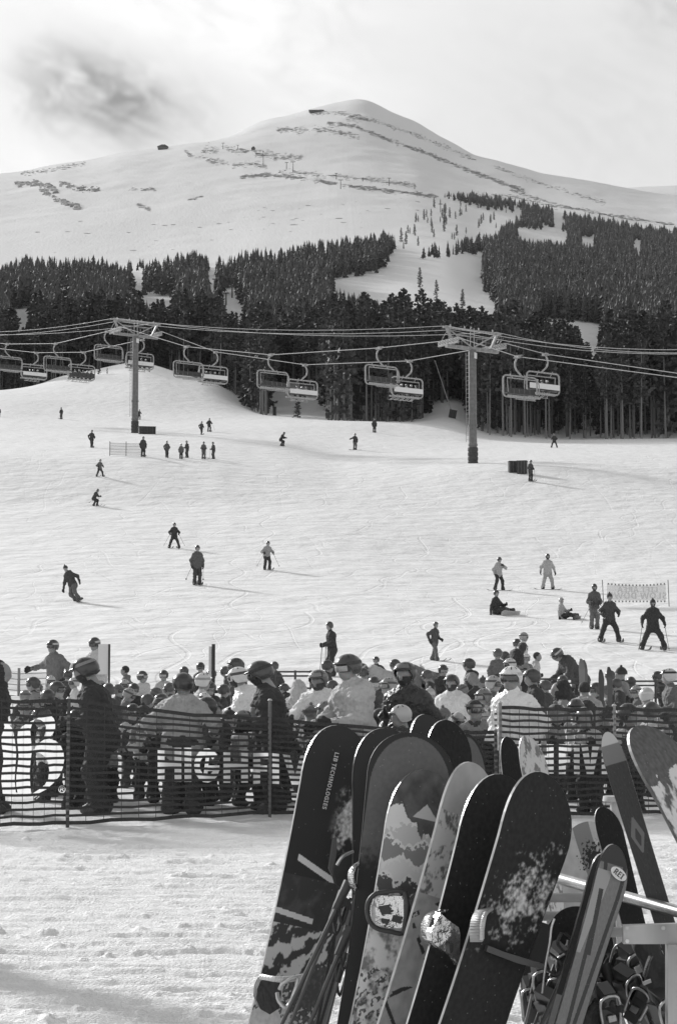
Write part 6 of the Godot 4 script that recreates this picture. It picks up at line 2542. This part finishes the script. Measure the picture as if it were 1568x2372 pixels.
func make_rack() -> void:
	var foil := StandardMaterial3D.new()
	foil.resource_name = "polished metal"
	foil.albedo_color = grey(0.75)
	foil.metallic = 0.95
	foil.roughness = 0.22
	foil.uv1_triplanar = true
	foil.uv1_scale = Vector3(5, 5, 5)
	foil.heightmap_enabled = true
	foil.heightmap_texture = tex_cloth
	foil.heightmap_scale = 0.8
	var black := mat("plastic", 0.04)
	var grp := "snowboards standing in the rack"
	# the steel rack
	var rk := thing("ski_rack", "pale steel tube rack holding snowboards, skis and poles", "ski rack", "", Vector3(2.2, 0, -6.4))
	var steel := mat("steel", 0.72)
	var painted := mat("paint", 0.62)
	bow(rk, "top_rail", [[1150, 1995, 7.25], [1600, 2120, 6.2]], 0.021, steel, 12)
	bow(rk, "lower_rail", [[1130, 2080, 6.95], [1380, 2079, 6.85]], 0.017, painted, 10)
	bow(rk, "back_rail", [[1050, 2122, 7.3], [1300, 2122, 7.2]], 0.018, painted, 10)
	var st := st_new()
	bar(st, at(1343, 2160, 6.15) - rk.position, at(1446, 2159, 6.05) - rk.position, 0.03, 0.03)
	part("square_tube", flat_done(st), painted, rk)
	plate(rk, "gusset_plate", [[1443, 2144], [1600, 2139], [1600, 2187], [1443, 2187]], 5.98, 0.03, painted)
	plate(rk, "leg", [[1546, 2188], [1600, 2188], [1600, 2460], [1546, 2460]], 5.97, 0.05, painted)
	plate(rk, "leg", [[1250, 2150], [1268, 2150], [1236, 2560], [1216, 2560]], 6.95, 0.04, painted)
	for q in [[1452, 2150], [1452, 2180], [1535, 2150]]:
		bow(rk, "bolt", [[q[0], q[1], 5.975], [q[0], q[1], 5.955]], 0.007, steel, 6)
	# boards, from the far end of the row
	var b1 := deck("snowboard", "snowboard with cloud and ray print, lettering down its side, at the row's open end", "snowboard", 808, 1683, 7.0, 652, 2372, 6.9, 0.29, 0.45, "clouds_and_rays", 0.2, 0.6, grp)
	var f := SystemFont.new()
	f.font_names = ["Droid Sans"]
	f.font_weight = 800
	f.font_stretch = 75
	var tm := TextMesh.new()
	tm.font = f
	tm.text = "LIB TECHNOLOGIES"
	tm.font_size = 32
	tm.pixel_size = 0.00072
	tm.depth = 0.0012
	var t := part("lettering", tm, mat("plain", 0.6), b1.o)
	var mid := on_board(b1, 764, 1808)
	t.transform = Transform3D(Basis(-b1.axis, b1.w, b1.n), mid - b1.o.position + b1.n * 0.0068)
	deck("snowboard", "dark snowboard with paler grey lower half, almost edge on, next to the cloud print", "snowboard", 905, 1686, 6.85, 880, 2372, 6.8, 0.28, 0.35, "two_tone", 0.2, 0.5, grp)
	deck("snowboard", "wide charcoal snowboard with dark rim and blunt round nose", "snowboard", 965, 1697, 6.62, 872, 2372, 6.55, 0.305, 0.1, "plain_rim", 0.16, 0.55, grp)
	var b4 := deck("snowboard", "snowboard with pale mountain collage print and small triangle", "snowboard", 1008, 1786, 6.5, 888, 2372, 6.42, 0.285, 0.4, "ridge_collage", 0.21, 0.6, grp)
	var b5 := deck("snowboard", "mid-grey snowboard with dark stroke print on its lower half", "snowboard", 1124, 1774, 6.38, 938, 2372, 6.3, 0.285, 0.72, "grey_strokes", 0.21, 0.6, grp)
	var b6 := deck("snowboard", "all-black snowboard behind the smoke print, silver binding at its edge", "snowboard", 1190, 1799, 6.24, 1022, 2372, 6.15, 0.285, 0.45, "black", 0.21, 0.55, grp)
	var b7 := deck("snowboard", "black snowboard with pale smoke print, foremost in the row", "snowboard", 1286, 1797, 6.08, 1094, 2372, 6.0, 0.295, 0.58, "smoke", 0.20, 0.5, grp)
	# noses showing behind the row
	deck("snowboard", "small grey snowboard nose showing over the charcoal board", "snowboard", 1000, 1656, 7.7, 985, 1900, 7.7, 0.19, 0.5, "two_tone", 0.16, 0.6, grp)
	deck("snowboard", "dark snowboard nose with bright rim just behind the charcoal board", "snowboard", 1046, 1669, 7.5, 1030, 1900, 7.5, 0.2, 0.4, "black", 0.16, 0.7, grp)
	deck("snowboard", "grey rounded nose between charcoal and mid-grey boards", "snowboard", 1090, 1700, 7.9, 1100, 1900, 7.9, 0.12, 0.3, "plain_rim", 0.16, 0.5, grp)
	deck("ski", "dark ski tip behind the mid-grey snowboard", "ski", 1180, 1707, 8.8, 1196, 1900, 8.8, 0.10, 0.2, "black", 0.14, 0.5, "skis standing in the rack")
	deck("ski", "pale patterned ski tip behind the black snowboards", "ski", 1226, 1704, 8.6, 1256, 1900, 8.6, 0.125, 0.3, "pale_pattern", 0.16, 0.6, "skis standing in the rack")
	# the other side of the rack, leaning the other way
	var s2 := deck("ski", "charcoal ski with pale tip and diamond mark leaning across to the left", "ski", 1402, 1693, 6.5, 1530, 2110, 6.4, 0.075, -0.2, "ski_charcoal", 0.12, 0.5, "skis standing in the rack", 0.9)
	deck("snowboard", "snowboard with dark nose and white marble print leaning to the left", "snowboard", 1494, 1674, 6.3, 1765, 2230, 6.3, 0.27, 0.75, "marble", 0.2, 0.6, grp)
	deck("snowboard", "pale snowboard with grey band behind the steel rail", "snowboard", 1352, 1900, 7.5, 1372, 2200, 7.4, 0.22, -0.4, "pale_band", 0.16, 0.6, grp)
	deck("ski", "black ski tip with bright rim beside the banded board", "ski", 1398, 1871, 7.3, 1446, 2060, 7.3, 0.10, 0.1, "black", 0.1, 0.7, "skis standing in the rack")
	var s6 := deck("ski", "short grey ski with an oval badge leaning to the right in front of the rail", "ski", 1438, 1963, 5.95, 1352, 2250, 5.95, 0.108, 0.25, "ski_grey", 0.12, 0.6, "skis standing in the rack", 0.8)
	# its oval badge
	var c: Vector3 = on_board(s6, 1430, 2023) - s6.o.position + s6.n * 0.0075
	var bx: Vector3 = (s6.w * 0.93 - s6.axis * 0.36).normalized()
	var by: Vector3 = (s6.axis * 0.93 + s6.w * 0.36).normalized()
	st = st_new()
	st.set_smooth_group(-1)
	for k in 20:
		var a0 := TAU * k / 20
		var a1 := TAU * (k + 1) / 20
		st.add_vertex(c); st.add_vertex(c + bx * 0.031 * cos(a1) + by * 0.017 * sin(a1)); st.add_vertex(c + bx * 0.031 * cos(a0) + by * 0.017 * sin(a0))
	part("badge", flat_done(st), mat("plain", 0.7), s6.o)
	tm = TextMesh.new()
	tm.font = f
	tm.text = "REI"
	tm.font_size = 32
	tm.pixel_size = 0.00078
	tm.depth = 0.001
	t = part("lettering", tm, mat("plain", 0.12), s6.o)
	t.transform = Transform3D(Basis(bx, by, bx.cross(by)), c + s6.n * 0.0008)
	# a second ski behind it
	deck("ski", "second grey ski close behind the badge ski", "ski", 1410, 1985, 6.05, 1330, 2250, 6.05, 0.09, 0.25, "two_tone", 0.12, 0.6, "skis standing in the rack", 0.85)
	deck("ski", "flat grey ski low between the first two snowboards", "ski", 806, 2080, 7.15, 735, 2372, 7.1, 0.09, 0.2, "ski_grey", 0.1, 0.5, "skis standing in the rack", 0.9)
	# bindings
	var b := thing("board_binding", "silver D-shaped binding with black rim on the collage snowboard", "binding", "snowboard bindings in the rack", at(897, 2112, 6.5))
	var dd := [[850, 2110], [853, 2090], [864, 2075], [882, 2068], [940, 2070], [940, 2156], [900, 2157], [872, 2150], [856, 2134]]
	plate(b, "highback", [[856, 2110], [859, 2093], [868, 2080], [884, 2074], [934, 2076], [935, 2150], [900, 2150], [876, 2144], [861, 2130]], 6.40, 0.02, foil, -0.15)
	var loop := []
	for q in dd + [dd[0]]:
		loop.append([q[0], q[1], 6.37])
	bow(b, "rim", loop, 0.0085, black)
	plate(b, "window", [[876, 2100], [900, 2096], [905, 2116], [884, 2120]], 6.385, 0.01, black, -0.15)
	plate(b, "window", [[910, 2120], [930, 2124], [928, 2140], [906, 2134]], 6.385, 0.01, black, -0.15)
	plate(b, "window", [[882, 2128], [900, 2130], [898, 2142], [884, 2138]], 6.385, 0.01, black, -0.15)
	bow(b, "buckle", [[938, 2066, 6.36], [944, 2100, 6.35], [936, 2160, 6.36]], 0.010, black)
	b = thing("board_binding", "bright silver strap binding wrapped round the edge of the all-black snowboard", "binding", "snowboard bindings in the rack", at(1020, 2150, 6.2))
	strap(b, "ankle_strap", [[1030, 2108, 6.15], [1000, 2118, 6.05], [986, 2145, 6.02], [988, 2175, 6.05], [1003, 2192, 6.12]], 0.045, 0.004, foil, Vector3(0.5, 0.1, 0.86).normalized())
	strap(b, "ladder_strap", [[1022, 2112, 6.1], [1004, 2125, 6.02], [996, 2150, 6.0], [999, 2180, 6.02]], 0.02, 0.004, black, Vector3(0.5, 0.1, 0.86).normalized())
	plate(b, "buckle", [[1020, 2115], [1034, 2128], [1062, 2148], [1066, 2165], [1064, 2238], [1050, 2215], [1020, 2198], [1000, 2180], [998, 2160], [1008, 2138]], 6.0, 0.03, foil, 0.5)
	plate(b, "window", [[1040, 2188], [1050, 2186], [1048, 2205], [1042, 2208]], 5.985, 0.02, black, 0.5)
	plate(b, "highback", [[957, 2086], [980, 2062], [1005, 2047], [1030, 2043], [1022, 2070], [1016, 2104], [996, 2122], [972, 2136], [962, 2118]], 6.33, 0.04, mat("cloth", 0.045), 0.4)
	b = thing("board_binding", "dull grey strap and big black highback on the smoke-print snowboard", "binding", "snowboard bindings in the rack", at(1112, 2142, 6.0))
	strap(b, "toe_strap", [[1128, 2104, 6.0], [1112, 2118, 5.9], [1104, 2145, 5.87], [1104, 2180, 5.9]], 0.05, 0.005, mat("plastic", 0.3), Vector3(0.7, 0.1, 0.7).normalized())
	strap(b, "ladder_strap", [[1132, 2108, 5.97], [1122, 2120, 5.87], [1117, 2145, 5.85], [1116, 2176, 5.87]], 0.012, 0.005, mat("gloss", 0.5), Vector3(0.7, 0.1, 0.7).normalized())
	plate(b, "highback", [[1122, 2118], [1150, 2098], [1200, 2118], [1272, 2142], [1280, 2180], [1262, 2232], [1215, 2222], [1170, 2208], [1130, 2190]], 6.12, 0.05, black, 0.35)
	plate(b, "baseplate", [[1130, 2190], [1170, 2206], [1262, 2234], [1255, 2246], [1200, 2232], [1126, 2204]], 6.0, 0.03, mat("plastic", 0.07), 0.35)
	bow(b, "side_wire", [[1283, 2128, 5.95], [1276, 2150, 5.95], [1272, 2185, 5.95], [1262, 2240, 5.97], [1255, 2300, 6.0]], 0.004, mat("steel", 0.7))
	b = thing("board_binding", "black binding disc with curved silver rim between cloud print and dark board", "binding", "snowboard bindings in the rack", at(800, 2015, 6.95))
	plate(b, "highback", [[772, 2022], [776, 2000], [790, 1982], [815, 1974], [818, 2058], [800, 2062], [780, 2050]], 6.82, 0.05, black, 0.2)
	bow(b, "rim", [[818, 1972, 6.76], [794, 1984, 6.74], [780, 2004, 6.74]], 0.006, mat("steel", 0.8))
	strap(b, "ankle_strap", [[838, 1996, 6.62], [820, 2010, 6.55], [813, 2030, 6.53], [820, 2056, 6.55], [828, 2068, 6.6]], 0.03, 0.004, foil, Vector3(0.6, 0.1, 0.8).normalized())
	plate(b, "toe_ramp", [[762, 2012], [772, 1944], [780, 1940], [780, 1975], [770, 2030]], 6.83, 0.02, mat("plastic", 0.1), 0.2)
	b = thing("board_binding", "black padded binding with silver toe loop low on the cloud-print snowboard", "binding", "snowboard bindings in the rack", at(625, 2310, 6.9))
	plate(b, "highback", [[596, 2290], [604, 2272], [622, 2264], [648, 2272], [652, 2300], [648, 2335], [625, 2350], [604, 2338], [594, 2315]], 6.72, 0.07, mat("cloth", 0.05), 0.2)
	strap(b, "toe_strap", [[604, 2262, 6.7], [640, 2268, 6.62], [672, 2268, 6.62], [702, 2262, 6.7]], 0.02, 0.004, mat("gloss", 0.5), Vector3(0.2, 0.9, 0.3).normalized())
	bow(b, "toe_loop", [[648, 2290, 6.64], [660, 2275, 6.6], [690, 2268, 6.6], [668, 2330, 6.6], [648, 2322, 6.6], [642, 2300, 6.62]], 0.007, mat("steel", 0.7))
	# poles
	held_pole([806, 2046, 6.6], [640, 2400, 6.45], 0.06, 0.0085, "dark ski pole leaning in front of the cloud-print snowboard, outermost")
	held_pole([793, 2068, 6.62], [662, 2400, 6.5], 0.08, 0.0075, "dark ski pole close inside the outermost pole")
	held_pole([809, 2150, 6.58], [706, 2400, 6.48], 0.05, 0.0085, "dark ski pole against the two-tone snowboard's edge")
	held_pole([800, 2210, 6.66], [748, 2400, 6.6], 0.1, 0.006, "thin ski pole low beside the two-tone snowboard")
	var k := 0
	for q in [[1340, 2176, 1246, 2390, 0.05, 0.009], [1352, 2206, 1270, 2390, 0.35, 0.006], [1330, 2205, 1262, 2390, 0.5, 0.006], [1366, 2190, 1300, 2390, 0.06, 0.008], [1300, 2200, 1232, 2390, 0.08, 0.007], [1376, 2215, 1322, 2390, 0.05, 0.008], [1318, 2182, 1290, 2390, 0.12, 0.005], [1288, 2230, 1320, 2390, 0.06, 0.007], [1246, 2240, 1212, 2390, 0.3, 0.006], [1310, 2260, 1256, 2390, 0.05, 0.009], [1362, 2240, 1388, 2390, 0.45, 0.006]]:
		k += 1
		held_pole([q[0], q[1], 6.25 + 0.05 * k], [q[2], q[3], 6.15 + 0.05 * k], q[4], q[5], "ski pole in the tangle under the steel rail, left of the rack leg")
	for q in [[1400, 2236, 1452, 2400, 0.55, 0.010], [1386, 2272, 1426, 2400, 0.6, 0.006], [1432, 2200, 1500, 2400, 0.25, 0.008], [1484, 2195, 1530, 2400, 0.05, 0.008], [1500, 2192, 1540, 2400, 0.12, 0.006], [1415, 2210, 1470, 2400, 0.06, 0.008], [1520, 2200, 1545, 2400, 0.05, 0.010], [1446, 2190, 1462, 2400, 0.07, 0.007]]:
		k += 1
		held_pole([q[0], q[1], 5.9 + 0.05 * k], [q[2], q[3], 5.85 + 0.05 * k], q[4], q[5], "ski pole in the tangle beside the rack's square leg")
	# skis crossing low behind the poles, seen in slices
	deck("ski", "grey worn ski crossing the pole tangle beside the rack leg", "ski", 1468, 2186, 6.7, 1540, 2372, 6.6, 0.085, 0.1, "pale_pattern", 0.08, 0.5, "skis standing in the rack", 0.9)
	deck("ski", "pale worn ski low in the pole tangle", "ski", 1440, 2270, 6.6, 1490, 2400, 6.5, 0.07, 0.1, "pale_band", 0.08, 0.5, "skis standing in the rack", 0.9)
	deck("ski", "black ski leaning behind the pole tangle", "ski", 1380, 2120, 6.95, 1300, 2372, 6.9, 0.10, 0.1, "black", 0.1, 0.4, "skis standing in the rack", 0.9)
	deck("snowboard", "black snowboard in the shade behind the pole tangle", "snowboard", 1345, 2100, 7.05, 1330, 2400, 7.0, 0.27, 0.1, "black", 0.18, 0.3, grp)
	# ski bindings and buckles catching the light low in the tangle
	var j := 0
	for q in [[1300, 2250, 6.5, 0.35], [1288, 2310, 6.45, -0.2], [1318, 2330, 6.4, 0.5], [1345, 2285, 6.5, 0.1], [1372, 2320, 6.45, 0.3], [1398, 2300, 6.6, -0.3], [1462, 2250, 6.5, 0.4], [1480, 2330, 6.4, -0.5], [1520, 2320, 6.5, 0.3], [1250, 2290, 6.7, 0.2], [1440, 2230, 6.6, -0.4], [1275, 2345, 6.4, 0.6], [1335, 2350, 6.35, -0.4], [1405, 2350, 6.3, 0.2], [1455, 2300, 6.45, 0.5], [1510, 2240, 6.55, -0.2], [1535, 2355, 6.3, 0.4], [1225, 2330, 6.75, 0.1]]:
		j += 1
		var bd := thing("ski_binding", "black and silver ski binding low in the pole tangle", "binding", "ski bindings in the rack", at(q[0], q[1], q[2]), q[3])
		bd.rotation.z = q[3]
		var s2t := st_new()
		box(s2t, Vector3(0, 0, 0), Vector3(0.05, 0.11, 0.06))
		box(s2t, Vector3(0.005, 0.07, 0.02), Vector3(0.04, 0.05, 0.07), Basis(Vector3.RIGHT, 0.4))
		part("toe_piece", flat_done(s2t), mat("gloss", 0.05), bd)
		s2t = st_new()
		tube(s2t, arc_pts([Vector3(-0.03, -0.03, 0.03), Vector3(-0.03, 0.06, 0.06), Vector3(0.03, 0.06, 0.06), Vector3(0.03, -0.03, 0.03)], 4), 0.005, 6)
		part("brake_wire", done(s2t), mat("steel", 0.8), bd)
		s2t = st_new()
		box(s2t, Vector3(0.0, 0.035 - 0.02 * (j % 3), 0.045), Vector3(0.026, 0.02 + 0.008 * (j % 2), 0.012))
		part("plate", flat_done(s2t), mat("steel", 0.8), bd)
	for q in [[1262, 2205, 1290, 2260], [1330, 2240, 1342, 2310], [1385, 2225, 1372, 2290], [1505, 2215, 1492, 2262], [1300, 2160, 1322, 2215], [1350, 2160, 1338, 2230]]:
		var lp := thing("wrist_strap", "black webbing strap hanging in the pole tangle", "strap", "straps hanging in the rack", at(q[0], q[1], 6.2))
		strap(lp, "webbing", [[q[0], q[1], 6.2], [q[0] - 8, (q[1] + q[3]) / 2.0, 6.15], [q[2], q[3], 6.15], [q[2] + 10, (q[1] + q[3]) / 2.0, 6.2], [q[0] + 6, q[1], 6.22]], 0.02, 0.002, mat("cloth", 0.05), Vector3(0.3, 0.1, 0.95).normalized())
	# gloves hung on the poles
	b = thing("glove", "black glove with pale patches hanging among the poles", "glove", "", at(1503, 2270, 6.3))
	var gm := sdf_parts_to_mesh([[glove_shape, Transform3D(Basis(Vector3.BACK, 0.4).scaled(Vector3.ONE * 1.05), Vector3(0, 0.09, 0))]])
	part("hand", gm, mat("cloth", 0.045), b)
	plate(b, "patch", [[1488, 2275], [1506, 2268], [1508, 2276], [1490, 2283]], 6.26, 0.008, mat("plain", 0.4))
	b = thing("glove", "black glove at the foot of the pole tangle", "glove", "", at(1421, 2375, 6.3))
	part("hand", gm, mat("cloth", 0.04), b)
	b.rotation.z = 2.6
	# pale post beyond the rack
	b = thing("marker_post", "short pale post with flat cap standing on the snow beyond the rack", "post", "", Vector3(at(1425, 1945, 11.0).x, 0, -11.0))
	var top := at(1425, 1856, 11.0).y
	st = st_new()
	tube(st, [Vector3(0, -0.1, 0), Vector3(0, top, 0)], 0.03, 8)
	part("post", done(st), mat("paint", 0.5), b)
	st = st_new()
	tube(st, [Vector3(0, top, 0), Vector3(0, top + 0.03, 0)], [0.075, 0.07], 10)
	part("cap", done(st), mat("paint", 0.6), b)

func on_board(b: Dictionary, u: float, v: float) -> Vector3:
	var r := ray(u, v)
	return cam_pos + r * ((b.tip - cam_pos).dot(b.n) / r.dot(b.n))

func _ready() -> void:
	make_textures()
	make_camera_and_sun()
	var t0 := Time.get_ticks_msec()
	make_terrain()
	print("terrain ", Time.get_ticks_msec() - t0)
	make_forest()
	print("forest ", Time.get_ticks_msec() - t0)
	make_shapes()
	make_hats()
	make_poses()
	print("poses ", Time.get_ticks_msec() - t0)
	make_lift()
	make_fence()
	make_queue()
	make_slope_people()
	print("people ", Time.get_ticks_msec() - t0)
	make_rack()
	print("done ", Time.get_ticks_msec() - t0)
